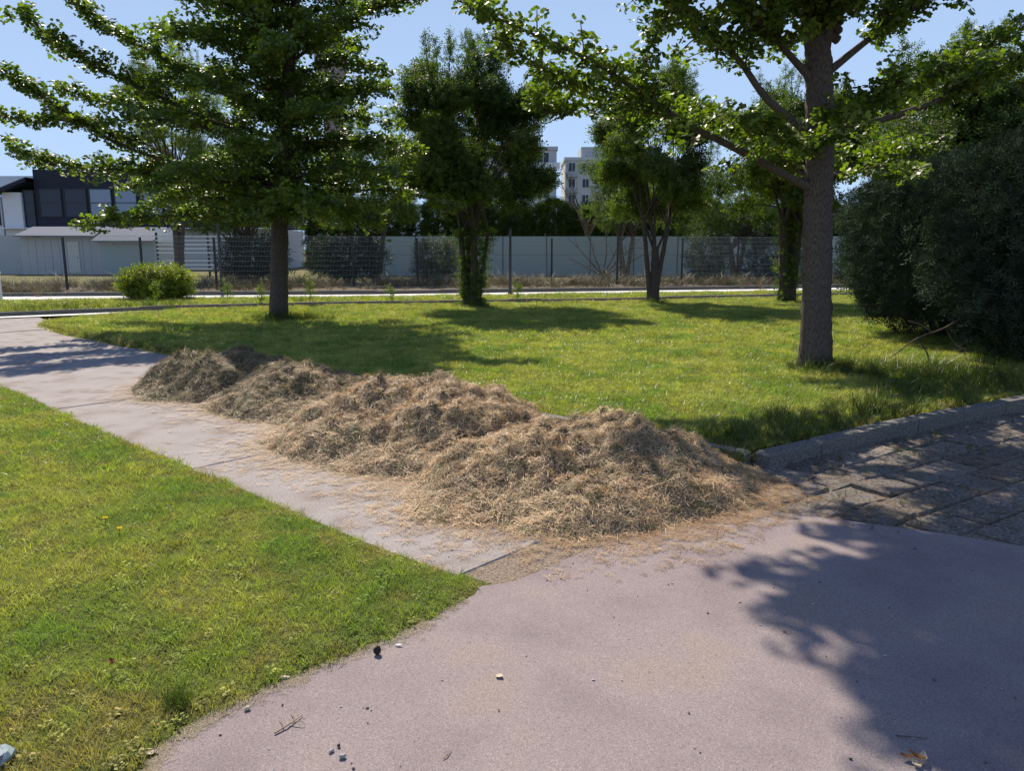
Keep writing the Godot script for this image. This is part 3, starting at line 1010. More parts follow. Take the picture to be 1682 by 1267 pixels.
func build_trees() -> void:
	near_ginkgo()
	far_ginkgo()
	broad_tree("dense_tree", "dense round-crowned tree on several ivied stems in the middle of the lawn", Vector3(-1.073, 0.08, -20.685), [[Vector3(-0.28, 1.9, 0.0), 0.085], [Vector3(0.02, 2.4, -0.1), 0.13], [Vector3(0.10, 2.2, 0.2), 0.10], [Vector3(0.46, 2.0, 0.05), 0.06], [Vector3(-0.1, 2.0, -0.3), 0.08]], Vector3(0.05, 4.15, 0.0), Vector3(2.1, 2.35, 2.0), 64, 175, 14, 0.35, 77, true)
	broad_tree("slender_tree", "small single-stemmed tree with narrow crown near the low kerb", Vector3(3.911, 0.08, -21.559), [[Vector3(0.02, 1.5, 0.0), 0.12], [Vector3(0.35, 2.2, 0.0), 0.07], [Vector3(-0.35, 2.3, 0.1), 0.07]], Vector3(0.05, 4.0, 0.0), Vector3(1.75, 2.1, 1.7), 46, 165, 8, 0.4, 91, false)
	broad_tree("ivied_tree", "ivy-clad tree standing behind the thick fan-leaved trunk", Vector3(7.781, 0.08, -22.024), [[Vector3(-0.22, 2.2, 0.0), 0.15], [Vector3(0.25, 2.3, 0.0), 0.14], [Vector3(0.05, 2.4, -0.2), 0.12]], Vector3(0.1, 3.9, 0.0), Vector3(2.1, 2.0, 1.9), 50, 165, 8, 0.5, 113, true)
	broad_tree("leafy_tree", "broad backlit tree rising behind the dark conifer shrubs", Vector3(10.4, 0.1, -17.5), [[Vector3(-0.2, 2.0, 0.0), 0.16], [Vector3(0.4, 2.2, 0.2), 0.12]], Vector3(0.0, 3.7, 0.0), Vector3(3.0, 2.1, 2.4), 70, 165, 14, 0.4, 131, false)
	broad_tree("leafy_tree", "bushy tree beyond the fence between the two middle crowns", Vector3(-6.4, 0.0, -37.0), [[Vector3(-0.3, 2.2, 0.0), 0.15], [Vector3(0.4, 2.4, 0.0), 0.13]], Vector3(0.0, 4.6, 0.0), Vector3(3.0, 2.9, 2.6), 60, 110, 10, 0.5, 141, false)
	broad_tree("leafy_tree", "pale tall tree tip showing behind the wide fan-leaved crown", Vector3(-16.6, 0.0, -39.0), [[Vector3(0.0, 3.5, 0.0), 0.2], [Vector3(0.5, 4.0, 0.0), 0.12]], Vector3(0.1, 7.2, 0.0), Vector3(2.4, 4.2, 2.3), 70, 110, 12, 0.75, 151, false)
	broad_tree("leafy_tree", "broad low tree behind the wide fan-leaved trunk, beyond the fence", Vector3(-12.6, 0.0, -36.5), [[Vector3(-0.3, 1.6, 0.0), 0.15], [Vector3(0.5, 1.8, 0.0), 0.12]], Vector3(0.2, 3.7, 0.0), Vector3(3.3, 2.2, 2.2), 56, 110, 8, 0.45, 161, false)
	broad_tree("leafy_tree", "dark full tree beyond the fence behind the ivied stems", Vector3(11.0, 0.0, -38.5), [[Vector3(-0.3, 1.6, 0.0), 0.16], [Vector3(0.4, 2.0, 0.0), 0.12]], Vector3(0.0, 3.6, 0.0), Vector3(3.6, 2.9, 2.6), 60, 100, 8, 0.3, 171, false)
	broad_tree("leafy_tree", "green tree beyond the fence behind the narrow-crowned tree", Vector3(5.9, 0.0, -41.0), [[Vector3(-0.3, 2.0, 0.0), 0.16], [Vector3(0.4, 2.2, 0.0), 0.12]], Vector3(0.0, 4.3, 0.0), Vector3(2.6, 2.6, 2.2), 46, 90, 8, 0.4, 181, false)
	broad_tree("leafy_tree", "tall dark tree beside the conifer shrubs at the paving end", Vector3(14.8, 0.0, -14.5), [[Vector3(-0.3, 2.0, 0.0), 0.18], [Vector3(0.4, 2.2, 0.0), 0.12]], Vector3(0.0, 4.2, 0.0), Vector3(3.0, 2.8, 2.6), 50, 110, 8, 0.35, 191, false)

func near_ginkgo() -> void:
	rng.seed = 2024
	var o := Vector3(3.92, 0.05, -9.89)
	var root := base("fan_leaved_tree", o, "thick straight trunk with ascending fan-leaved limbs beside the conifer shrubs", "tree")
	part("trunk", trunk_mesh(shifted([Vector3(3.92, -0.02, -9.89), Vector3(3.87, 1.04, -9.89), Vector3(3.82, 2.02, -9.89), Vector3(3.77, 3.04, -9.89), Vector3(3.70, 3.82, -9.89), Vector3(3.61, 4.57, -9.90), Vector3(3.9, 6.6, -9.9), Vector3(3.95, 9.5, -9.95)], o), [0.205, 0.178, 0.172, 0.168, 0.155, 0.11, 0.08, 0.02], 0.22), M.bark, root)
	var wood := Shape.new()
	var crown := Crown.new()
	var sz := 1.0
	var g := 0.05
	# the limbs that show against the sky
	var way := [
		[[Vector3(3.75, 2.30, -9.85), Vector3(3.41, 2.44, -9.80), Vector3(2.76, 2.72, -9.60), Vector3(2.03, 2.99, -9.30), Vector3(1.60, 3.20, -9.10), Vector3(1.11, 3.42, -8.80), Vector3(0.76, 3.56, -8.60), Vector3(0.12, 3.78, -8.40), Vector3(-0.58, 4.02, -8.20)], 0.065, 0.42, 27, 0.57],
		[[Vector3(1.67, 3.17, -9.10), Vector3(1.02, 3.30, -9.00), Vector3(0.57, 3.41, -8.90), Vector3(0.12, 3.62, -8.80), Vector3(-0.17, 3.79, -8.70)], 0.025, 0.1, 17, 0.46],
		[[Vector3(1.86, 3.04, -9.20), Vector3(1.39, 3.17, -9.30), Vector3(0.84, 3.23, -9.40), Vector3(0.45, 3.13, -9.40), Vector3(0.26, 3.27, -9.40)], 0.022, 0.15, 15, 0.46],
		[[Vector3(3.68, 2.93, -9.85), Vector3(3.06, 3.33, -9.70), Vector3(2.61, 3.76, -9.50), Vector3(2.12, 4.07, -9.30), Vector3(1.73, 4.33, -9.10), Vector3(1.15, 4.60, -8.80)], 0.06, 0.48, 23, 0.80],
		[[Vector3(1.80, 4.27, -9.10), Vector3(1.63, 4.00, -8.90), Vector3(1.49, 3.73, -8.80), Vector3(1.39, 3.48, -8.70)], 0.015, 0.0, 11, 0.29],
		[[Vector3(3.66, 3.56, -9.85), Vector3(3.42, 3.76, -9.80), Vector3(3.02, 3.99, -9.50), Vector3(2.60, 4.24, -9.20), Vector3(2.11, 4.54, -8.80), Vector3(1.67, 4.76, -8.30)], 0.06, 0.45, 23, 0.80],
		[[Vector3(3.14, 3.92, -9.60), Vector3(2.89, 4.21, -9.80), Vector3(2.67, 4.57, -10.00), Vector3(2.39, 5.04, -10.30)], 0.03, 0.2, 13, 0.69],
		[[Vector3(3.83, 2.95, -9.85), Vector3(4.50, 3.13, -9.80), Vector3(5.04, 3.31, -9.60), Vector3(5.39, 3.53, -9.50), Vector3(5.87, 3.75, -9.30), Vector3(6.31, 3.93, -9.00)], 0.06, 0.5, 23, 0.69],
		[[Vector3(3.84, 3.03, -9.90), Vector3(4.50, 3.34, -10.00), Vector3(4.98, 3.58, -10.10), Vector3(5.66, 3.91, -10.30), Vector3(6.50, 4.43, -10.50), Vector3(7.36, 4.89, -10.70)], 0.055, 0.45, 23, 0.80],
		[[Vector3(3.80, 3.67, -9.85), Vector3(4.16, 3.98, -9.70), Vector3(4.39, 4.15, -9.60), Vector3(4.69, 4.36, -9.40), Vector3(5.03, 4.64, -9.10)], 0.055, 0.45, 20, 0.80],
		[[Vector3(3.73, 3.74, -9.85), Vector3(3.77, 4.21, -9.80), Vector3(3.75, 4.73, -9.75), Vector3(3.76, 5.45, -9.60)], 0.085, 0.55, 17, 0.92],
		[[Vector3(3.73, 2.46, -9.90), Vector3(3.55, 2.66, -10.40), Vector3(3.24, 3.08, -11.00), Vector3(2.96, 3.46, -11.60), Vector3(2.65, 3.73, -12.20)], 0.05, 0.25, 23, 1.03],
		[[Vector3(3.85, 2.39, -9.90), Vector3(4.42, 2.66, -10.40), Vector3(5.08, 2.88, -11.00), Vector3(5.89, 3.06, -11.80)], 0.045, 0.25, 20, 1.03],
		[[Vector3(3.79, 2.75, -9.90), Vector3(3.23, 2.79, -9.30), Vector3(2.82, 2.86, -8.90), Vector3(2.42, 2.98, -8.60)], 0.03, 0.2, 20, 0.57],
		[[Vector3(3.78, 3.11, -9.85), Vector3(3.84, 3.12, -9.30), Vector3(3.93, 3.18, -8.90), Vector3(4.10, 3.35, -8.60)], 0.03, 0.2, 20, 0.63],
	]
	for w in way:
		limb(wood, crown, shifted(w[0], o), w[1], w[2], w[3], w[4], sz, g)
	# long limbs reaching out towards the road, above the picture
	for w in [[Vector3(0, 4.1, 0), Vector3(-1.2, 4.75, 1.0), Vector3(-2.4, 4.75, 1.9), Vector3(-3.4, 5.0, 2.6)], [Vector3(0, 4.2, 0), Vector3(-1.6, 4.85, 0.7), Vector3(-3.0, 5.0, 1.3), Vector3(-4.3, 5.3, 1.7)], [Vector3(0, 4.2, 0), Vector3(-0.6, 4.7, 1.2), Vector3(-1.3, 4.9, 2.3), Vector3(-2.0, 5.1, 3.2)], [Vector3(0, 4.0, 0), Vector3(-2.0, 5.0, 0.5), Vector3(-3.6, 5.8, 0.9), Vector3(-4.8, 6.2, 1.2)], [Vector3(0, 4.7, 0), Vector3(-2.2, 5.7, 0.5), Vector3(-3.9, 6.4, 1.0), Vector3(-5.0, 7.0, 1.3)], [Vector3(0, 5.4, 0), Vector3(-2.2, 6.6, 0.2), Vector3(-3.8, 7.3, 0.5), Vector3(-4.9, 7.8, 0.9)], [Vector3(0, 4.2, 0), Vector3(-1.6, 5.2, 1.0), Vector3(-2.8, 5.9, 1.9), Vector3(-3.7, 6.4, 2.7)], [Vector3(0, 5.0, 0), Vector3(-1.5, 6.1, 0.9), Vector3(-2.7, 6.9, 1.7), Vector3(-3.8, 7.5, 2.3)], [Vector3(0, 5.8, 0), Vector3(-1.9, 7.0, -0.3), Vector3(-3.4, 7.8, -0.4), Vector3(-4.4, 8.4, -0.3)], [Vector3(0, 4.4, 0), Vector3(-0.8, 5.4, 1.4), Vector3(-1.4, 6.1, 2.6), Vector3(-1.9, 6.6, 3.6)]]:
		limb(wood, crown, w, 0.055, 0.2, 44, 0.8, sz * 1.1, g * 0.8)
	# the upper whorls, above the picture
	for k in 34:
		var h := 4.8 + k * 0.145
		var a := k * 2.4 + 0.5
		var reach := lerpf(4.6, 1.4, pow((h - 4.8) / 5.0, 1.6)) * rng.randf_range(0.8, 1.12)
		var d := Vector3(cos(a), 0, sin(a))
		var p := Vector3(0, h, 0)
		limb(wood, crown, [p, p + d * reach * 0.35 + Vector3(0, reach * 0.22, 0), p + d * reach * 0.7 + Vector3(0, reach * 0.36, 0), p + d * reach + Vector3(0, reach * 0.40, 0)], 0.05 * (1.2 - 0.02 * k), 0.2, 24, 0.9, sz, g)
	finish_tree(root, wood, crown, fan, M.ginkgo_leaf)

func far_ginkgo() -> void:
	rng.seed = 515
	var o := Vector3(-5.02, 0.05, -16.63)
	var root := base("fan_leaved_tree", o, "wide fan-leaved tree with long drooping limbs over the footpath", "tree")
	part("trunk", trunk_mesh(shifted([Vector3(-5.02, -0.02, -16.63), Vector3(-4.94, 1.29, -16.63), Vector3(-4.84, 2.68, -16.63), Vector3(-4.68, 4.14, -16.63), Vector3(-4.48, 5.56, -16.63), Vector3(-4.37, 6.71, -16.63), Vector3(-4.9, 8.6, -16.7)], o), [0.20, 0.175, 0.165, 0.14, 0.11, 0.08, 0.02], 0.2), M.bark, root)
	var wood := Shape.new()
	var crown := Crown.new()
	var sz := 1.15
	var g := 0.062
	var way := [
		[[Vector3(-4.72, 3.53, -16.60), Vector3(-6.16, 4.16, -16.00), Vector3(-7.20, 4.64, -15.50), Vector3(-7.71, 4.90, -15.20), Vector3(-8.14, 5.17, -15.00), Vector3(-8.54, 5.48, -14.80), Vector3(-8.70, 5.80, -14.60)], 0.05, 0.3, 30, 0.69],
		[[Vector3(-4.64, 4.14, -16.60), Vector3(-6.18, 4.89, -16.20), Vector3(-7.14, 5.41, -16.00), Vector3(-7.72, 5.69, -15.80), Vector3(-8.10, 5.99, -15.70), Vector3(-8.42, 6.26, -15.60)], 0.05, 0.3, 25, 0.69],
		[[Vector3(-4.80, 2.80, -16.60), Vector3(-5.46, 2.89, -16.20), Vector3(-7.14, 3.39, -15.40), Vector3(-7.93, 3.84, -15.00), Vector3(-8.39, 4.22, -14.70), Vector3(-8.69, 4.44, -14.50), Vector3(-9.12, 4.72, -14.30)], 0.05, 0.3, 30, 0.69],
		[[Vector3(-6.99, 3.53, -15.60), Vector3(-7.70, 3.76, -15.20), Vector3(-8.32, 3.90, -14.90), Vector3(-8.77, 3.83, -14.70), Vector3(-9.39, 4.03, -14.50)], 0.025, 0.1, 20, 0.57],
		[[Vector3(-6.24, 4.08, -16.20), Vector3(-7.23, 4.28, -16.00), Vector3(-8.19, 4.45, -15.80), Vector3(-8.71, 4.62, -15.60)], 0.03, 0.1, 20, 0.57],
		[[Vector3(-4.83, 2.49, -16.60), Vector3(-6.85, 2.97, -16.00), Vector3(-8.33, 3.15, -15.40), Vector3(-8.96, 3.23, -15.10), Vector3(-9.36, 3.47, -14.90)], 0.045, 0.2, 30, 0.80],
		[[Vector3(-4.85, 2.37, -16.60), Vector3(-6.00, 2.26, -16.20), Vector3(-6.95, 2.20, -15.80), Vector3(-7.60, 2.14, -15.40), Vector3(-8.27, 2.06, -15.20)], 0.04, 0.2, 27, 0.69],
		[[Vector3(-4.77, 2.92, -16.60), Vector3(-6.33, 2.84, -17.20), Vector3(-7.54, 3.00, -17.60), Vector3(-8.83, 2.90, -18.00)], 0.045, 0.2, 23, 0.92],
		[[Vector3(-4.56, 4.50, -16.60), Vector3(-3.41, 4.54, -16.20), Vector3(-2.88, 4.71, -16.00), Vector3(-2.32, 4.47, -15.80)], 0.04, 0.25, 20, 0.69],
		[[Vector3(-4.46, 5.32, -16.60), Vector3(-3.63, 5.71, -16.30), Vector3(-2.96, 6.02, -16.00), Vector3(-2.33, 6.18, -15.80), Vector3(-1.73, 6.23, -15.60)], 0.04, 0.25, 20, 0.69],
		[[Vector3(-4.72, 3.53, -16.60), Vector3(-3.74, 3.75, -16.40), Vector3(-2.96, 3.67, -16.20), Vector3(-2.32, 3.46, -16.00)], 0.04, 0.2, 23, 0.80],
		[[Vector3(-4.81, 2.55, -16.60), Vector3(-3.94, 2.55, -16.50), Vector3(-3.29, 2.30, -16.40), Vector3(-2.71, 2.11, -16.30)], 0.035, 0.2, 22, 0.69],
		[[Vector3(-4.81, 2.55, -16.60), Vector3(-3.89, 2.95, -16.90), Vector3(-3.31, 3.11, -17.30), Vector3(-2.70, 3.00, -17.60)], 0.035, 0.2, 22, 0.80],
		[[Vector3(-4.81, 2.43, -16.60), Vector3(-4.69, 2.32, -15.60), Vector3(-4.79, 2.21, -14.80), Vector3(-4.93, 2.10, -14.20)], 0.035, 0.2, 23, 0.69],
		[[Vector3(-4.79, 2.68, -16.60), Vector3(-4.19, 2.61, -15.60), Vector3(-3.64, 2.45, -14.80), Vector3(-3.23, 2.31, -14.20)], 0.035, 0.2, 23, 0.69],
	]
	for w in way:
		limb(wood, crown, shifted(w[0], o), w[1], w[2], w[3], w[4], sz, g)
	for k in 56:
		var h := 2.15 + k * 0.115
		var a := k * 2.4 + 1.1
		var reach := lerpf(3.7, 0.8, (h - 2.15) / 6.3) * rng.randf_range(0.8, 1.15)
		var d := Vector3(cos(a), 0, sin(a))
		var p := Vector3(0.004 * k, h, 0)
		limb(wood, crown, [p, p + d * reach * 0.35 + Vector3(0, reach * (0.08 + k * 0.003), 0), p + d * reach * 0.7 + Vector3(0, reach * (0.08 + k * 0.006), 0), p + d * reach + Vector3(0, reach * k * 0.008, 0)], 0.04 * (1.2 - 0.02 * k), 0.14, 18, 0.95, sz, g * 1.1)
	finish_tree(root, wood, crown, fan, M.ginkgo_leaf)

func broad_tree(called: String, label: String, where: Vector3, stems: Array, mid: Vector3, half: Vector3, clumps: int, per_clump: int, tips: int, light: float, sd: int, ivied: bool) -> void:
	rng.seed = sd
	var root := base(called, where, label, "tree", "trees beyond the fence" if where.z < -33.0 else "")
	var wood := Shape.new()
	var crown := Crown.new()
	var tops := []
	for s in stems:
		var top: Vector3 = s[0]
		var r: float = s[1]
		var foot := Vector3(top.x * 0.35, -0.08, top.z * 0.35) if stems.size() > 3 else Vector3(clampf(top.x * 0.2, -0.06, 0.06), -0.08, 0)
		part("trunk", trunk_mesh([foot, foot.lerp(top, 0.35) + Vector3(rng.randf_range(-0.04, 0.04), 0, 0), foot.lerp(top, 0.7), top], [r * 1.25, r, r * 0.9, r * 0.75], 0.35), M.bark, root)
		tops.append([top, r * 0.75])
		if ivied:
			for k in 170:
				var f := rng.randf()
				var p := foot.lerp(top, f)
				var a := rng.randf_range(0, TAU)
				var out := Vector3(cos(a), rng.randf_range(-0.1, 0.5), sin(a))
				crown.put(rng.randi() % 3, Transform3D(aligned(out, rng.randf_range(0, TAU), rng.randf_range(0.5, 0.9)), p + out * r * rng.randf_range(0.7, 1.3)), leaf_tint(light))
	for c in clumps:
		var d := rv().normalized()
		if d.y < -0.75:
			d.y = -d.y * 0.3
			d = d.normalized()
		var depth := pow(rng.randf(), 0.45)
		var p := mid + Vector3(d.x * half.x, d.y * half.y, d.z * half.z) * lerpf(0.25, 0.93, depth) * rng.randf_range(0.88, 1.08)
		var near: Array = tops[rng.randi() % tops.size()]
		var a: Vector3 = near[0]
		if c % 2 == 0:
			var bend := a.lerp(p, 0.45) + Vector3(0, 0.25, 0) + rv(0.1)
			var pts := spline([a - Vector3(0, 0.15, 0), bend, p], 4)
			var rr := []
			for q in pts.size():
				rr.append(lerpf(near[1] * 0.55, 0.006, pow(float(q) / (pts.size() - 1), 0.7)))
			wood.tube(pts, rr, 5)
		var cr := rng.randf_range(0.30, 0.58) * (half.x / 2.1) ** 0.5
		var tone := light + rng.randf_range(-0.25, 0.3)
		for k in int(per_clump * 1.45 * rng.randf_range(0.7, 1.3)):
			var q := rv().normalized() * cr * pow(rng.randf(), 0.42)
			q.y *= 0.75
			var out := (q.normalized() * 0.7 + d * 0.5 + Vector3(0, 0.35, 0) + rv(0.5)).normalized()
			crown.put(rng.randi() % 3, Transform3D(aligned(out, rng.randf_range(0, TAU), rng.randf_range(0.6, 1.05)), p + q), leaf_tint(tone))
	for t in tips:
		var a := rng.randf_range(0, TAU)
		var r := sqrt(rng.randf()) * 0.75
		var foot := mid + Vector3(cos(a) * half.x * r, half.y * sqrt(1.0 - r * r) * 0.85, sin(a) * half.z * r)
		var up := Vector3(rng.randf_range(-0.15, 0.15), 1, rng.randf_range(-0.15, 0.15)) * rng.randf_range(0.5, 1.0)
		wood.tube([foot, foot + up], [0.012, 0.004], 4)
		for k in 42:
			var f := rng.randf()
			crown.put(rng.randi() % 3, Transform3D(aligned(up + rv(0.9), rng.randf_range(0, TAU), rng.randf_range(0.5, 0.8)), foot + up * f + rv(0.16) * (1.1 - f)), leaf_tint(light))
	finish_tree(root, wood, crown, twig, M.leaf)

# ---------------------------------------------------------------- shrubs and far plants
func bush(called: String, label: String, category: String, group: String, where: Vector3, half: Vector3, count: int, shapes: Array, m: Material, dark: Vector3, bright: Vector3, size: float, sd: int) -> Node3D:
	rng.seed = sd
	var root := base(called, where, label, category, group)
	var wood := Shape.new()
	var crown := Crown.new()
	for k in 12:
		var a := rng.randf_range(0, TAU)
		var tip := Vector3(cos(a) * half.x * 0.6, half.y * rng.randf_range(1.0, 1.7), sin(a) * half.z * 0.6)
		wood.tube([Vector3(cos(a) * 0.08, -0.1, sin(a) * 0.08), tip * 0.5 + Vector3(0, 0.1, 0), tip], [0.03, 0.02, 0.006], 5)
	for k in count:
		var d := rv().normalized()
		var bump := 1.0 + 0.20 * noise.get_noise_3d(d.x * 2.2 + sd, d.y * 2.2, d.z * 2.2)
		var r := pow(rng.randf(), 0.33) * bump
		var p := Vector3(d.x * half.x, half.y + d.y * half.y, d.z * half.z) * 1.0
		p = Vector3(0, half.y, 0) + (p - Vector3(0, half.y, 0)) * r
		if p.y < 0.02:
			p.y = rng.randf_range(0.02, half.y * 0.5)
		var out := (d + Vector3(0, 0.45, 0) + rv(0.6)).normalized()
		var tone := clampf(rng.randf() * 0.8 + noise.get_noise_3d(p.x * 1.5, p.y * 1.5 + sd, p.z * 1.5) * 0.5, 0.0, 1.0)
		var c := dark.lerp(bright, tone) * rng.randf_range(0.8, 1.2)
		crown.put(rng.randi() % 3, Transform3D(aligned(out, rng.randf_range(0, TAU), size * rng.randf_range(0.7, 1.25)), p), Color(c.x, c.y, c.z))
	part("stems", wood.done(), M.bark, root)
	var f := Node3D.new()
	f.name = "foliage"
	root.add_child(f, true)
	for k in 3:
		scatter("leaves", shapes[k], m, crown.xs[k], crown.cs[k], f)
	return root

func build_shrubs() -> void:
	var d0 := Vector3(0.040, 0.055, 0.042)
	var d1 := Vector3(0.085, 0.115, 0.070)
	bush("conifer_shrub", "big dark conifer shrub overhanging the lawn and the kerb end", "shrub", "dark conifer shrubs by the paving", Vector3(7.75, 0.08, -10.3), Vector3(2.3, 1.6, 1.9), 9000, spray, M.needle, d0, d1, 1.25, 301)
	bush("conifer_shrub", "dark conifer shrub reaching towards the thick fan-leaved trunk", "shrub", "dark conifer shrubs by the paving", Vector3(7.6, 0.08, -13.6), Vector3(1.9, 1.55, 1.6), 7000, spray, M.needle, d0 * 1.2, d1 * 1.5, 1.25, 302)
	bush("conifer_shrub", "dark conifer shrub squeezed against the tall tree by the paving", "shrub", "dark conifer shrubs by the paving", Vector3(11.2, 0.08, -11.4), Vector3(2.2, 2.0, 1.9), 6000, spray, M.needle, d0, d1, 1.35, 303)
	bush("round_shrub", "rounded yellow-green shrub beside the back road", "shrub", "", Vector3(-10.155, 0.08, -22.264), Vector3(0.95, 0.46, 0.75), 2600, twig, M.ginkgo_leaf, Vector3(0.14, 0.19, 0.015), Vector3(0.42, 0.42, 0.03), 0.8, 304)
	bush("loose_shrub", "pale olive shrub behind the fence beside the dense round tree", "shrub", "shrubs behind the fence", Vector3(-3.3, 0.0, -34.6), Vector3(1.05, 1.0, 0.9), 900, twig, M.leaf, Vector3(0.06, 0.075, 0.03), Vector3(0.16, 0.17, 0.06), 1.1, 305)
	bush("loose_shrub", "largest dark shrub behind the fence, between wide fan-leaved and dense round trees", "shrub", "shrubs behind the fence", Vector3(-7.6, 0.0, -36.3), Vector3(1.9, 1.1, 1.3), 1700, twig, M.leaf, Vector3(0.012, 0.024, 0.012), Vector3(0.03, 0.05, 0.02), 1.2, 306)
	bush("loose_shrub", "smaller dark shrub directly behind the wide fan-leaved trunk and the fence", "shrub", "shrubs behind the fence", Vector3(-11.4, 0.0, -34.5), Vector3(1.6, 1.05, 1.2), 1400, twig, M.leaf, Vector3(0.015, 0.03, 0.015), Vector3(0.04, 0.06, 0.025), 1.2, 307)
	bush("loose_shrub", "greyish shrub behind the fence between narrow-crowned tree and ivied stems", "shrub", "shrubs behind the fence", Vector3(8.9, 0.0, -35.6), Vector3(1.0, 1.15, 0.9), 900, twig, M.leaf, Vector3(0.03, 0.045, 0.025), Vector3(0.07, 0.09, 0.05), 1.1, 308)
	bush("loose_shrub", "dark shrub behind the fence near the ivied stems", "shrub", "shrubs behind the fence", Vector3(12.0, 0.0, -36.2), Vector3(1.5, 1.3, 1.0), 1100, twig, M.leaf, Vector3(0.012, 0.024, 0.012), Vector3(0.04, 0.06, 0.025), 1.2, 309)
	# a dead twig bough leaning out of the conifer
	var bough := base("dead_bough", Vector3(5.15, 0.10, -10.45), "bare forked bough drooping from the conifer onto the grass", "branch")
	var s := Shape.new()
	for w in [[Vector3(0, 0.0, 0), Vector3(0.35, 0.28, 0.0), Vector3(0.75, 0.42, -0.05), Vector3(1.3, 0.75, -0.1)], [Vector3(0.35, 0.28, 0), Vector3(0.42, 0.1, 0.15), Vector3(0.4, -0.02, 0.25)], [Vector3(0.75, 0.42, -0.05), Vector3(0.8, 0.22, 0.1), Vector3(0.95, 0.12, 0.2)], [Vector3(0.55, 0.36, 0), Vector3(0.45, 0.45, -0.12), Vector3(0.3, 0.5, -0.2)]]:
		s.tube(spline(w, 3), [0.005, 0.007, 0.009, 0.010, 0.011, 0.012, 0.013, 0.014, 0.015, 0.016].slice(0, (w.size() - 1) * 3 + 1), 5)
	part("wood", s.done(), M.twig, bough)

func build_far_plants() -> void:
	rng.seed = 99
	# clipped columnar conifers behind the windbreak
	for k in 15:
		var x := -14.0 + k * 2.85 + rng.randf_range(-0.15, 0.15)
		rng.seed = 400 + k
		var h := rng.randf_range(4.5, 5.0)
		var root := base("column_conifer", Vector3(x, -0.06, -58.0 + rng.randf_range(-0.4, 0.4)), "dark clipped columnar conifer in the row behind the windbreak", "conifer", "conifers behind the windbreak")
		var t := Shape.new()
		t.tube([Vector3(0, 0, 0), Vector3(0, h * 0.9, 0)], [0.12, 0.03], 6)
		part("trunk", t.done(), M.bark, root)
		var crown := Crown.new()
		for q in 2600:
			var y := rng.randf() * h
			var a := rng.randf_range(0, TAU)
			var r := 1.36 * sqrt(rng.randf_range(0.2, 1.0)) * smoothstep(h + 0.25, h - 0.5, y) * (1.0 + 0.12 * sin(a * 5.0 + y * 3.0))
			var out := Vector3(cos(a), 0.7, sin(a))
			var cc := Vector3(0.025, 0.045, 0.012).lerp(Vector3(0.08, 0.11, 0.02), rng.randf())
			crown.put(rng.randi() % 3, Transform3D(aligned(out + rv(0.4), rng.randf_range(0, TAU), rng.randf_range(1.6, 2.8)), Vector3(cos(a) * r, y, sin(a) * r)), Color(cc.x, cc.y, cc.z))
		var f := Node3D.new()
		f.name = "crown"
		root.add_child(f, true)
		for q in 3:
			scatter("needles", spray[q], M.needle, crown.xs[q], crown.cs[q], f)
	# bare trees
	bare("bare_tree", "leafless thin grey tree in front of the far pale apartments", Vector3(4.7, -0.06, -50.0), 7.8, 17, M.twig, true)
	bare("bare_shrub", "leafless dark spreading shrub behind the fence by the narrow-crowned tree", Vector3(4.3, 0.0, -37.0), 2.2, 23, M.twig, false)
	weeds()

func bare(called: String, label: String, where: Vector3, high: float, sd: int, m: Material, upright: bool) -> void:
	rng.seed = sd
	var root := base(called, where, label, "tree" if upright else "shrub")
	var s := Shape.new()
	var b := Shape.new()
	if upright:
		s.tube([Vector3.ZERO, Vector3(0.05, high * 0.2, 0), Vector3(0, high * 0.42, 0)], [0.12, 0.10, 0.07], 8)
	else:
		s.tube([Vector3.ZERO, Vector3(0, 0.3, 0)], [0.08, 0.06], 6)
	part("trunk", s.done(), m, root)
	var start := Vector3(0, high * 0.4 if upright else 0.25, 0)
	for k in (11 if upright else 7):
		var a := rng.randf_range(0, TAU) if upright else (PI * (0.12 + 0.76 * k / 6.0))
		var d := Vector3(cos(a) * (0.45 if upright else 1.1), rng.randf_range(0.5, 1.1) if upright else sin(a) * 0.9 + 0.1, sin(a) * 0.4).normalized()
		var l := high * (0.5 if upright else 0.95) * rng.randf_range(0.7, 1.1)
		var p := start - Vector3(0, rng.randf_range(0.0, high * 0.15) if upright else 0.0, 0)
		var way := spline([p, p + d * l * 0.5 + rv(0.1), p + d * l + Vector3(0, l * 0.1, 0)], 4)
		var rr := []
		for i in way.size():
			rr.append(lerpf(0.05 if upright else 0.045, 0.008, float(i) / (way.size() - 1)))
		b.tube(way, rr, 4)
		for q in 5:
			var i := 2 + rng.randi() % (way.size() - 3)
			var e: Vector3 = way[i] + (d + rv(0.8)).normalized() * l * rng.randf_range(0.2, 0.4)
			b.tube([way[i], e], [0.016, 0.006], 4)
	part("branches", b.done(), m, root)

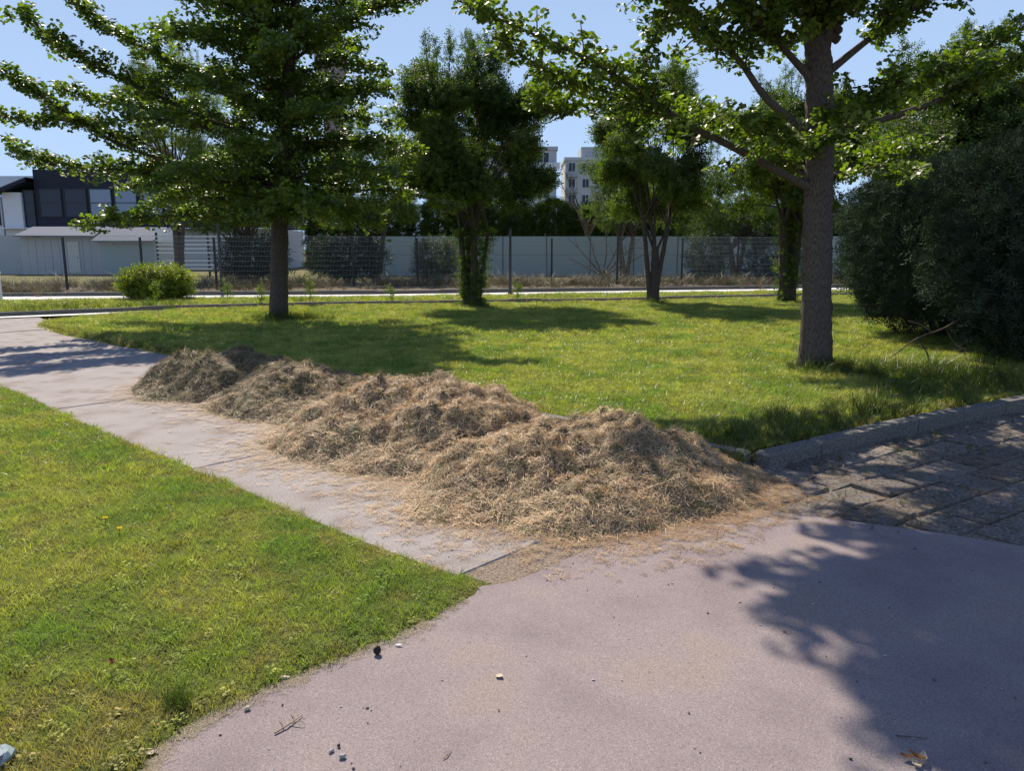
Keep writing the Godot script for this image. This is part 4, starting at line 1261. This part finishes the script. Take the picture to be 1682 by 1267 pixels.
func weeds() -> void:
	rng.seed = 1234
	var xs := [[], []]
	var cs := [PackedColorArray(), PackedColorArray()]
	for k in 9000:
		var x := rng.randf_range(-24.0, 20.0)
		var fz := -32.3 - 0.08 * x + (3.0 * smoothstep(-4.0, -18.0, x))
		var z := fz + rng.randf_range(-6.0, 3.6) * pow(rng.randf(), 0.6)
		var patch := noise.get_noise_2d(x * 0.35, z * 0.5)
		if patch + rng.randf_range(-0.25, 0.35) < 0.0:
			continue
		var sz := rng.randf_range(0.5, 1.9) * (0.7 + patch)
		var c := Vector3(0.30, 0.23, 0.13).lerp(Vector3(0.12, 0.14, 0.05), clampf(rng.randf() * 0.9 - patch * 0.2, 0.0, 1.0)) * rng.randf_range(0.6, 1.1)
		var w := rng.randi() % 2
		xs[w].append(Transform3D(Basis(Vector3.UP, rng.randf_range(0, TAU)).scaled(Vector3(sz * 1.3, sz, sz * 1.3)), Vector3(x, 0.03, z)))
		cs[w].append(Color(c.x, c.y, c.z))
	var root := base("dry_weeds", Vector3.ZERO, "dry straw-coloured weeds along the foot of the mesh fence", "weeds", "", "stuff")
	for w in 2:
		scatter("stalks", tall[w], M.straw, xs[w], cs[w], root)

# ---------------------------------------------------------------- heaps of clippings
# centre along and across the path, half length, half width, height
var heaps := [
	[3.25, 4.22, 1.18, 1.22, 0.23],
	[4.95, 4.28, 1.42, 1.22, 0.28],
	[6.98, 4.36, 1.12, 0.90, 0.23],
	[8.45, 4.25, 1.02, 0.96, 0.29],
]

var clods := FastNoiseLite.new()

func heap_own(k: int, s: float, n: float) -> float:
	var h: Array = heaps[k]
	var wob := 0.16 * noise.get_noise_2d(s * 1.1 + k * 9.0, n * 1.1)
	var d := sqrt(pow((s - h[0]) / h[2], 2.0) + pow((n - h[1]) / h[3], 2.0)) + wob
	return h[4] * (pow(1.0 - d * d, 1.15) if d < 1.0 else maxf(1.0 - d, -0.3) * 0.4)

func heap_height(s: float, n: float) -> float:
	var best := -1.0
	for k in heaps.size():
		best = maxf(best, heap_own(k, s, n))
	if best <= 0.0:
		return best
	var body := clampf(best / 0.18, 0.0, 1.0)
	var lump := absf(noise.get_noise_2d(s * 2.1 + 30.0, n * 2.1)) * 0.30 - 0.06
	var clod := absf(noise.get_noise_2d(s * 5.0, n * 5.0 + 70.0)) * 0.15 - 0.03
	var crest := 0.16 * (0.5 - clods.get_noise_2d(s + 0.12 * noise.get_noise_2d(s * 3.0, n * 3.0), n + 0.12 * noise.get_noise_2d(s * 3.0 + 9.0, n * 3.0)) * 1.3)
	var crumb := fine.get_noise_2d(s * 16.0, n * 16.0) * 0.014
	return maxf(best + (lump * 0.55 + clod * 0.6 + crest - 0.10) * body + crumb * body, 0.004)

func build_heaps() -> void:
	clods.seed = 12
	clods.noise_type = FastNoiseLite.TYPE_CELLULAR
	clods.cellular_return_type = FastNoiseLite.RETURN_DISTANCE
	clods.frequency = 1.75
	clods.fractal_type = FastNoiseLite.FRACTAL_NONE
	rng.seed = 606
	var labels := ["heap of straw-brown clippings where the footpath meets the road", "broad straw-coloured heap of clippings in the middle of the row", "low lumpy brown heap of clippings beside the darkest heap", "dark greenish heap of clippings at the lawn-tree end of the row"]
	var step := 0.024
	var s0 := 1.9
	var s1 := 9.7
	var n0 := 2.8
	var n1 := 5.6
	var ns := int((s1 - s0) / step) + 1
	var nn := int((n1 - n0) / step) + 1
	var hh := PackedFloat32Array()
	var who := PackedInt32Array()
	for i in ns:
		for j in nn:
			var s := s0 + i * step
			var n := n0 + j * step
			hh.append(heap_height(s, n))
			var b := 0
			var bv := -9.0
			for k in heaps.size():
				var v := heap_own(k, s, n)
				if v > bv:
					bv = v
					b = k
			who.append(b)
	for k in heaps.size():
		var origin := path_point(heaps[k][0], heaps[k][1], 0.0)
		var root := base("clippings_heap", origin, labels[k], "heap", "heaps of clippings on the footpath")
		var remap := {}
		var v := PackedVector3Array()
		var nr := PackedVector3Array()
		var idx := PackedInt32Array()
		for i in ns - 1:
			for j in nn - 1:
				var q := i * nn + j
				if who[q] != k or maxf(maxf(hh[q], hh[q + 1]), maxf(hh[q + nn], hh[q + nn + 1])) <= 0.0:
					continue
				var ids := []
				for e in [q, q + 1, q + nn + 1, q + nn]:
					if not remap.has(e):
						remap[e] = v.size()
						var ii: int = e / nn
						var jj: int = e % nn
						var p := path_point(s0 + ii * step, n0 + jj * step, hh[e])
						v.append(p - origin)
						var ds := (hh[mini(ii + 1, ns - 1) * nn + jj] - hh[maxi(ii - 1, 0) * nn + jj]) / (2.0 * step)
						var dn := (hh[ii * nn + mini(jj + 1, nn - 1)] - hh[ii * nn + maxi(jj - 1, 0)]) / (2.0 * step)
						nr.append((Vector3.UP - U * ds - N * dn).normalized())
					ids.append(remap[e])
				idx.append_array([ids[0], ids[2], ids[1], ids[0], ids[3], ids[2]])
		var arr := []
		arr.resize(Mesh.ARRAY_MAX)
		arr[Mesh.ARRAY_VERTEX] = v
		arr[Mesh.ARRAY_NORMAL] = nr
		arr[Mesh.ARRAY_INDEX] = idx
		var mesh := ArrayMesh.new()
		mesh.add_surface_from_arrays(Mesh.PRIMITIVE_TRIANGLES, arr)
		part("mound", mesh, M.thatch if k < 2 else M.thatch_green, root)
		var xs := [[], [], []]
		var cs := [PackedColorArray(), PackedColorArray(), PackedColorArray()]
		for q in v.size():
			if rng.randf() > 0.92:
				continue
			var up := nr[q]
			var p := v[q] + rv(0.014) + up * rng.randf_range(-0.004, 0.012)
			var w := rng.randi() % 3
			var patch := noise.get_noise_2d(p.x * 1.7 + k * 5.0, p.z * 1.7) * 0.5 + 0.5
			var t := clampf(patch * 1.3 - 0.15 + rng.randf_range(-0.3, 0.3), 0.0, 1.0)
			var c := Vector3(0.44, 0.30, 0.19).lerp(Vector3(0.82, 0.60, 0.39), t)
			if k >= 2:
				c = Vector3(0.30, 0.225, 0.135).lerp(Vector3(0.68, 0.50, 0.31), t)
			if k == 3:
				c = c * 0.72 + Vector3(0.0, 0.008, 0.0)
			if rng.randf() < 0.12:
				c = Vector3(0.20, 0.20, 0.08)
			c *= rng.randf_range(0.75, 1.2)
			xs[w].append(Transform3D(aligned(up + Vector3(0, 0.4, 0) + rv(0.4), rng.randf_range(0, TAU), rng.randf_range(0.45, 0.9)), p))
			cs[w].append(Color(c.x, c.y, c.z))
		for w in 3:
			scatter("straw", straw[w], M.straw, xs[w], cs[w], root)
	# loose straw fanned out over path and road
	var lx := [[], [], []]
	var lc := [PackedColorArray(), PackedColorArray(), PackedColorArray()]
	for q in 20000:
		var k := rng.randi() % heaps.size()
		if rng.randf() < 0.35:
			k = rng.randi() % 2
		var h: Array = heaps[k]
		var a := rng.randf_range(0, TAU)
		var r := 0.82 + absf(rng.randfn(0.0, 0.24))
		var s: float = h[0] + cos(a) * h[2] * r
		var n: float = h[1] + sin(a) * h[3] * r
		if n > 5.1 or s < 1.75 or heap_height(s, n) > 0.03:
			continue
		var c := Vector3(0.30, 0.18, 0.11).lerp(Vector3(0.58, 0.40, 0.25), rng.randf()) * rng.randf_range(0.7, 1.15)
		var w := rng.randi() % 3
		var b := Basis(Vector3.UP, rng.randf_range(0, TAU)).scaled(Vector3(1, 0.35, 1) * rng.randf_range(0.25, 0.7))
		lx[w].append(Transform3D(b, path_point(s, n, 0.008)))
		lc[w].append(Color(c.x, c.y, c.z))
	for q in 2600:
		var p := Vector2(1.3 + 2.6 * pow(rng.randf(), 1.3), -4.3 - rng.randf() * 2.2)
		if noise.get_noise_2d(p.x * 1.6, p.y * 1.6 + 17.0) + rng.randf_range(-0.2, 0.2) < 0.05 or inside_by(lawn_mid, p) > -0.1:
			continue
		var w := rng.randi() % 3
		var c := Vector3(0.22, 0.15, 0.09).lerp(Vector3(0.5, 0.38, 0.26), rng.randf()) * rng.randf_range(0.6, 1.1)
		lx[w].append(Transform3D(Basis(Vector3.UP, rng.randf_range(0, TAU)).scaled(Vector3(1, 0.35, 1) * rng.randf_range(0.2, 0.5)), Vector3(p.x, 0.008, p.y)))
		lc[w].append(Color(c.x, c.y, c.z))
	var loose := base("loose_straw", Vector3.ZERO, "thin spill of loose straw over path and road round the heaps", "straw", "", "stuff")
	for w in 3:
		scatter("straw", straw[w], M.straw, lx[w], lc[w], loose)

# ---------------------------------------------------------------- taller plants on the lawns
func rough_patch(xs: Array, cs: Array, where: Vector3, spread: float, count: int, low: float, high: float) -> void:
	for k in count:
		var a := rng.randf_range(0, TAU)
		var r := sqrt(rng.randf()) * spread
		var p := where + Vector3(cos(a) * r, 0, sin(a) * r)
		if where.y > 0.03 and inside_by(lawn_mid, Vector2(p.x, p.z)) < 0.04 and inside_by(lawn_strip, Vector2(p.x, p.z)) < 0.04:
			continue
		p.y = where.y - 0.03 if where.y > 0.03 else where.y
		var sz := rng.randf_range(low, high) * (1.15 - r / spread * 0.4)
		var c := Vector3(0.05, 0.10, 0.014).lerp(Vector3(0.12, 0.14, 0.03), rng.randf()) * rng.randf_range(0.7, 1.25)
		var w := rng.randi() % 2
		xs[w].append(Transform3D(Basis(Vector3.UP, rng.randf_range(0, TAU)).scaled(Vector3(sz, sz, sz)), p))
		cs[w].append(Color(c.x, c.y, c.z))

func build_lawn_plants() -> void:
	rng.seed = 888
	var groups := [
		["long unmown grass round the thick fan-leaved trunk", [[Vector3(3.95, 0.09, -9.55), 0.5, 130, 0.4, 0.9], [Vector3(4.7, 0.1, -9.3), 0.8, 200, 0.5, 1.0], [Vector3(5.3, 0.1, -8.8), 0.8, 220, 0.5, 1.1]]],
		["long weedy grass hanging over the shaded kerb corner", [[Vector3(1.95, 0.09, -6.1), 0.45, 110, 0.35, 0.8], [Vector3(2.6, 0.1, -6.6), 0.5, 120, 0.35, 0.75], [Vector3(3.4, 0.1, -7.1), 0.5, 110, 0.35, 0.8], [Vector3(4.3, 0.1, -7.8), 0.7, 140, 0.4, 0.9], [Vector3(1.55, 0.02, -5.68), 0.28, 60, 0.3, 0.7]]],
		["tufts of longer grass at the foot of the wide fan-leaved trunk", [[Vector3(-5.0, 0.09, -16.3), 0.7, 130, 0.5, 1.1], [Vector3(-4.3, 0.09, -16.4), 0.6, 70, 0.5, 1.0]]],
		["rough dry grass along the worn lawn edge by the footpath", [[Vector3(-6.2, 0.05, -12.2), 0.7, 120, 0.4, 0.8], [Vector3(-7.4, 0.05, -13.2), 0.7, 110, 0.4, 0.8], [Vector3(-5.2, 0.05, -11.3), 0.6, 110, 0.4, 0.8], [Vector3(-8.6, 0.05, -14.3), 0.6, 80, 0.4, 0.8]]],
		["dark dense tuft of grass leaning over the road edge", [[Vector3(-1.17, 0.02, -2.47), 0.05, 26, 0.18, 0.34]]],
		["sparse grass tufts and weeds growing in the paving joints", [[Vector3(2.4, 0.0, -5.5), 0.5, 20, 0.12, 0.3], [Vector3(3.3, 0.0, -6.2), 0.5, 26, 0.15, 0.4], [Vector3(2.4, 0.0, -4.6), 0.5, 26, 0.12, 0.3], [Vector3(4.6, 0.0, -6.5), 1.2, 50, 0.12, 0.35]]],
		["weedy grass along the low far kerb", [[Vector3(-11.0, 0.1, -18.6), 1.2, 160, 0.6, 1.2], [Vector3(-9.2, 0.1, -19.7), 0.9, 100, 0.6, 1.2], [Vector3(-5.6, 0.1, -21.1), 1.0, 60, 0.5, 1.0], [Vector3(1.0, 0.1, -22.6), 1.5, 60, 0.5, 0.9], [Vector3(3.9, 0.1, -21.2), 0.45, 60, 0.5, 1.0], [Vector3(-1.0, 0.1, -20.1), 0.6, 60, 0.5, 1.0]]],
	]
	for g in groups:
		var xs := [[], []]
		var cs := [PackedColorArray(), PackedColorArray()]
		for q in g[1]:
			rough_patch(xs, cs, q[0], q[1], q[2], q[3], q[4])
		var root := base("long_grass", Vector3.ZERO, g[0], "grass", "", "stuff")
		for w in 2:
			scatter("stalks", tall[w], M.grass, xs[w], cs[w], root)
	# young leafy weeds by the far kerb
	var spots := [[Vector3(-7.809, 0.08, -21.334), 0.5, "young leafy weed between the yellow-green shrub and wide fan-leaved trunk"], [Vector3(-6.681, 0.08, -20.685), 0.35, "short leafy weed close to the wide fan-leaved trunk"], [Vector3(-5.380, 0.08, -20.685), 0.62, "tallest bright weed on the dense round tree's side of the wide trunk"], [Vector3(-8.775, 0.08, -19.132), 0.55, "leafy weed in front of the rounded yellow-green shrub"], [Vector3(-3.335, 0.08, -21.334), 0.38, "thin weed on the far kerb before the dense round tree"], [Vector3(0.156, 0.08, -22.024), 0.35, "thin weed on the far kerb after the dense round tree"]]
	for k in spots.size():
		rng.seed = 700 + k
		var root := base("leafy_weed", spots[k][0] + Vector3(0, 0.08, 0), spots[k][2], "weed", "leafy weeds by the far kerb")
		var h: float = spots[k][1]
		var s := Shape.new()
		s.tube([Vector3.ZERO, Vector3(0.02, h * 0.6, 0), Vector3(0, h, 0)], [0.010, 0.008, 0.003], 5)
		part("stem", s.done(), M.stalk, root)
		var xs := []
		var cs := PackedColorArray()
		for q in 26:
			var y := rng.randf_range(0.1, 1.0) * h
			xs.append(Transform3D(aligned(rv() + Vector3(0, 0.5, 0), rng.randf_range(0, TAU), rng.randf_range(0.5, 0.8)), Vector3(rng.randf_range(-0.08, 0.08), y, rng.randf_range(-0.08, 0.08))))
			cs.append(leaf_tint(0.7))
		scatter("leaves", twig[0], M.leaf, xs, cs, root)
	# two dandelions in the wedge lawn
	for q in [[Vector3(-2.33, 0.02, -4.22), "yellow dandelion flower standing alone in the wedge lawn", 0.05], [Vector3(-2.18, 0.02, -4.08), "smaller yellow dandelion just beside the first one", 0.04]]:
		var root := base("dandelion", q[0], q[1], "flower")
		var s := Shape.new()
		s.tube([Vector3.ZERO, Vector3(0.005, q[2], 0)], [0.0025, 0.002], 5)
		part("stem", s.done(), M.stalk, root)
		var f := Shape.new()
		for k in 22:
			var a := TAU * k / 22.0
			var d := Vector3(cos(a), 0.25 + 0.25 * (k % 3), sin(a)) * 0.014
			var side := Vector3(-sin(a), 0, cos(a)) * 0.003
			var c := Vector3(0.005, q[2], 0)
			f.quad(c - side * 0.4, c + d - side, c + d + side, c + side * 0.4)
		part("flower_head", f.done(), M.dandelion, root)

# ---------------------------------------------------------------- things lying on the road
func pebble_mesh(r: Vector3, sd: int) -> ArrayMesh:
	var s := Shape.new()
	var ring := 8
	var rows := 5
	var p := []
	for i in rows + 1:
		var row := []
		for k in ring:
			var t := PI * i / rows
			var a := TAU * k / ring
			var d := Vector3(sin(t) * cos(a), cos(t), sin(t) * sin(a))
			var b := 1.0 + 0.3 * noise.get_noise_3d(d.x * 1.7 + sd * 3.0, d.y * 1.7, d.z * 1.7)
			row.append(Vector3(d.x * r.x, d.y * r.y + r.y * 0.9, d.z * r.z) * b)
		p.append(row)
	for i in rows:
		for k in ring:
			s.quad(p[i][k], p[i][(k + 1) % ring], p[i + 1][(k + 1) % ring], p[i + 1][k])
	return s.done()

func leaf_mesh(l: float, w: float, curl: float) -> ArrayMesh:
	var s := Shape.new()
	var n := 6
	var prev := []
	for i in n + 1:
		var t := float(i) / n
		var half := w * sin(PI * clampf(t, 0.02, 0.98)) * (1.0 - 0.25 * t)
		var y := 0.004 + curl * pow(absf(t - 0.45) * 2.0, 2.0)
		var row := [Vector3(-half, y + curl * 0.7, (t - 0.5) * l), Vector3(0, y, (t - 0.5) * l), Vector3(half, y + curl * 0.5, (t - 0.5) * l)]
		if i > 0:
			for k in 2:
				s.quad(prev[k], prev[k + 1], row[k + 1], row[k])
		prev = row
	return s.done()

func twig_mesh(l: float, r: float, forks: int) -> ArrayMesh:
	var s := Shape.new()
	s.tube([Vector3(-l / 2, r, 0), Vector3(-l * 0.1, r + 0.004, l * 0.05), Vector3(l / 2, r, 0)], [r, r * 0.9, r * 0.5], 6)
	for k in forks:
		var x := lerpf(-l * 0.3, l * 0.3, (k + 0.5) / forks)
		var sd := 1.0 if k % 2 else -1.0
		s.tube([Vector3(x, r, 0), Vector3(x + l * 0.18, r + 0.012, sd * l * 0.28), Vector3(x + l * 0.22, r + 0.003, sd * l * 0.42)], [r * 0.7, r * 0.5, r * 0.3], 5)
	return s.done()

func lie(called: String, label: String, category: String, group: String, mesh: Mesh, m: Material, where: Vector3, turn: float) -> void:
	var o := part(called, mesh, m, self, Transform3D(Basis(Vector3.UP, turn), where + Vector3(0, 0.002, 0)))
	tag(o, label, category, group)

func build_litter() -> void:
	rng.seed = 31
	lie("earth_clod", "black clod of earth on the road beside the lawn edge", "clod", "", pebble_mesh(Vector3(0.016, 0.018, 0.014), 1), M.dark_stone, Vector3(-0.536, 0.00, -2.844), 0.3)
	lie("stone", "grey square stone chip beside a second chip on the road", "stone", "stone chips on the road", pebble_mesh(Vector3(0.013, 0.007, 0.009), 2), M.stone, Vector3(-0.538, 0.00, -2.210), 0.2)
	lie("stone", "flatter grey stone chip next to the black pebble", "stone", "stone chips on the road", pebble_mesh(Vector3(0.012, 0.005, 0.007), 3), M.stone, Vector3(-0.580, 0.00, -2.240), 0.9)
	lie("pebble", "tiny black pebble above the two grey chips", "pebble", "", pebble_mesh(Vector3(0.006, 0.005, 0.006), 4), M.dark_stone, Vector3(-0.562, 0.00, -2.265), 0.9)
	lie("stone", "pale flat stone chip at the lawn edge", "stone", "stone chips on the road", pebble_mesh(Vector3(0.022, 0.006, 0.010), 5), M.pale_leaf, Vector3(-0.854, 0.00, -2.667), 0.1)
	lie("stone", "brown stone chip at the lawn edge by a straw loop", "stone", "stone chips on the road", pebble_mesh(Vector3(0.012, 0.007, 0.009), 6), M.pale_leaf, Vector3(-0.927, 0.00, -2.469), 0.4)
	lie("dry_leaf", "curled pale dry leaf at the corner of lawn and road", "leaf", "dry leaves on the road", leaf_mesh(0.045, 0.014, 0.008), M.pale_leaf, Vector3(-1.150, 0.00, -2.225), 1.9)
	lie("dry_leaf", "pale broken leaf lying open on bare asphalt", "leaf", "dry leaves on the road", leaf_mesh(0.035, 0.016, 0.003), M.pale_leaf, Vector3(-0.048, 0.00, -2.680), 0.9)
	lie("dry_leaf", "white chip of leaf beside the black earth clod", "leaf", "dry leaves on the road", leaf_mesh(0.035, 0.007, 0.003), M.white_paint, Vector3(-0.461, 0.00, -2.910), 1.4)
	lie("dry_leaf", "rust-brown dry leaf caught in the wedge lawn grass", "leaf", "", leaf_mesh(0.05, 0.016, 0.012), M.brown_leaf, Vector3(-1.504, 0.00, -2.680) + Vector3(0, 0.05, 0), 0.7)
	lie("dry_leaf", "pale strip of dry leaf on the straw-brown heap front", "leaf", "", leaf_mesh(0.09, 0.012, 0.006), M.pale_leaf, Vector3(0.594, 0.00, -4.302) + Vector3(0, 0.03, 0), 1.2)
	lie("dry_twig", "pale forked twig like a bent Y on the asphalt", "twig", "dry twigs on the road", twig_mesh(0.12, 0.0035, 3), M.pale_twig, Vector3(-0.757, 0.00, -2.382), 1.0)
	lie("dry_twig", "long straight dark twig near the tree shadow", "twig", "dry twigs on the road", twig_mesh(0.10, 0.002, 0), M.twig, Vector3(1.321, 0.00, -2.312), -0.15)
	lie("dry_twig", "short pale twig alone on sunlit asphalt, no forked Y", "twig", "dry twigs on the road", twig_mesh(0.05, 0.002, 1), M.pale_twig, Vector3(-0.206, 0.00, -2.225), 1.1)
	var crumpled := base("leaf_clump", Vector3(1.277, 0.00, -2.184) + Vector3(0, 0.002, 0), "crumpled brown leaf clump beside the long straight dark twig", "leaf")
	for k in 4:
		part("leaf", leaf_mesh(0.05, 0.014, 0.01), M.brown_leaf if k % 2 else M.pale_leaf, crumpled, Transform3D(Basis(Vector3.UP, k * 1.3), Vector3(rng.randf_range(-0.03, 0.03), 0.004 * k, rng.randf_range(-0.02, 0.02))))
	var plastic := base("plastic_scrap", Vector3(-1.593, 0.00, -2.163) + Vector3(0, 0.02, 0), "crumpled bluish white plastic scrap in the wedge lawn", "litter")
	part("sheet", pebble_mesh(Vector3(0.045, 0.022, 0.05), 9), M.plastic, plastic)
	part("fold", leaf_mesh(0.11, 0.03, 0.02), M.plastic, plastic, Transform3D(Basis(Vector3.UP, 0.6), Vector3(0.0, 0.025, 0.02)))
	# countless crumbs, specks and bits of straw on the asphalt
	var xs := []
	var cs := PackedColorArray()
	var crumbs := base("road_grit", Vector3.ZERO, "scattered specks of grit and bits of straw on the asphalt", "grit", "", "stuff")
	for k in 900:
		var z := -rng.randf_range(1.8, 4.6)
		var x := rng.randf_range(-1.4, 0.75 * -z)
		if inside_by(lawn_near, Vector2(x, z)) > -0.03:
			continue
		var sz := 0.10 + 0.6 * pow(rng.randf(), 5.0)
		xs.append(Transform3D(Basis(Vector3.UP, rng.randf_range(0, TAU)).scaled(Vector3(sz * rng.randf_range(0.6, 2.0), sz, sz)), Vector3(x, 0.001, z)))
		var c: Vector3 = [Vector3(0.05, 0.04, 0.035), Vector3(0.10, 0.075, 0.05), Vector3(0.35, 0.28, 0.2), Vector3(0.5, 0.47, 0.44)][rng.randi() % 4]
		cs.append(Color(c.x, c.y, c.z))
	scatter("crumb", pebble_mesh(Vector3(0.008, 0.004, 0.006), 12), M.straw, xs, cs, crumbs)
	var lx := []
	var lc := PackedColorArray()
	for k in 380:
		# rims of the asphalt where litter gathers, along the lawn edge
		var i := 15 + rng.randi() % 9
		var a := lawn_near[i]
		var b := lawn_near[(i + 1) % lawn_near.size()]
		var p := a.lerp(b, rng.randf())
		var q := p + Vector2(0.75, 0.65) * absf(rng.randfn(0.0, 0.03))
		var sz := rng.randf_range(0.15, 0.4)
		lx.append(Transform3D(Basis(Vector3.UP, rng.randf_range(0, TAU)).scaled(Vector3(sz, sz * 0.4, sz)), Vector3(q.x, 0.004, q.y)))
		var c := Vector3(0.16, 0.12, 0.07).lerp(Vector3(0.34, 0.26, 0.17), rng.randf()) * rng.randf_range(0.6, 1.1)
		lc.append(Color(c.x, c.y, c.z))
	scatter("straw", straw[0], M.straw, lx, lc, crumbs)
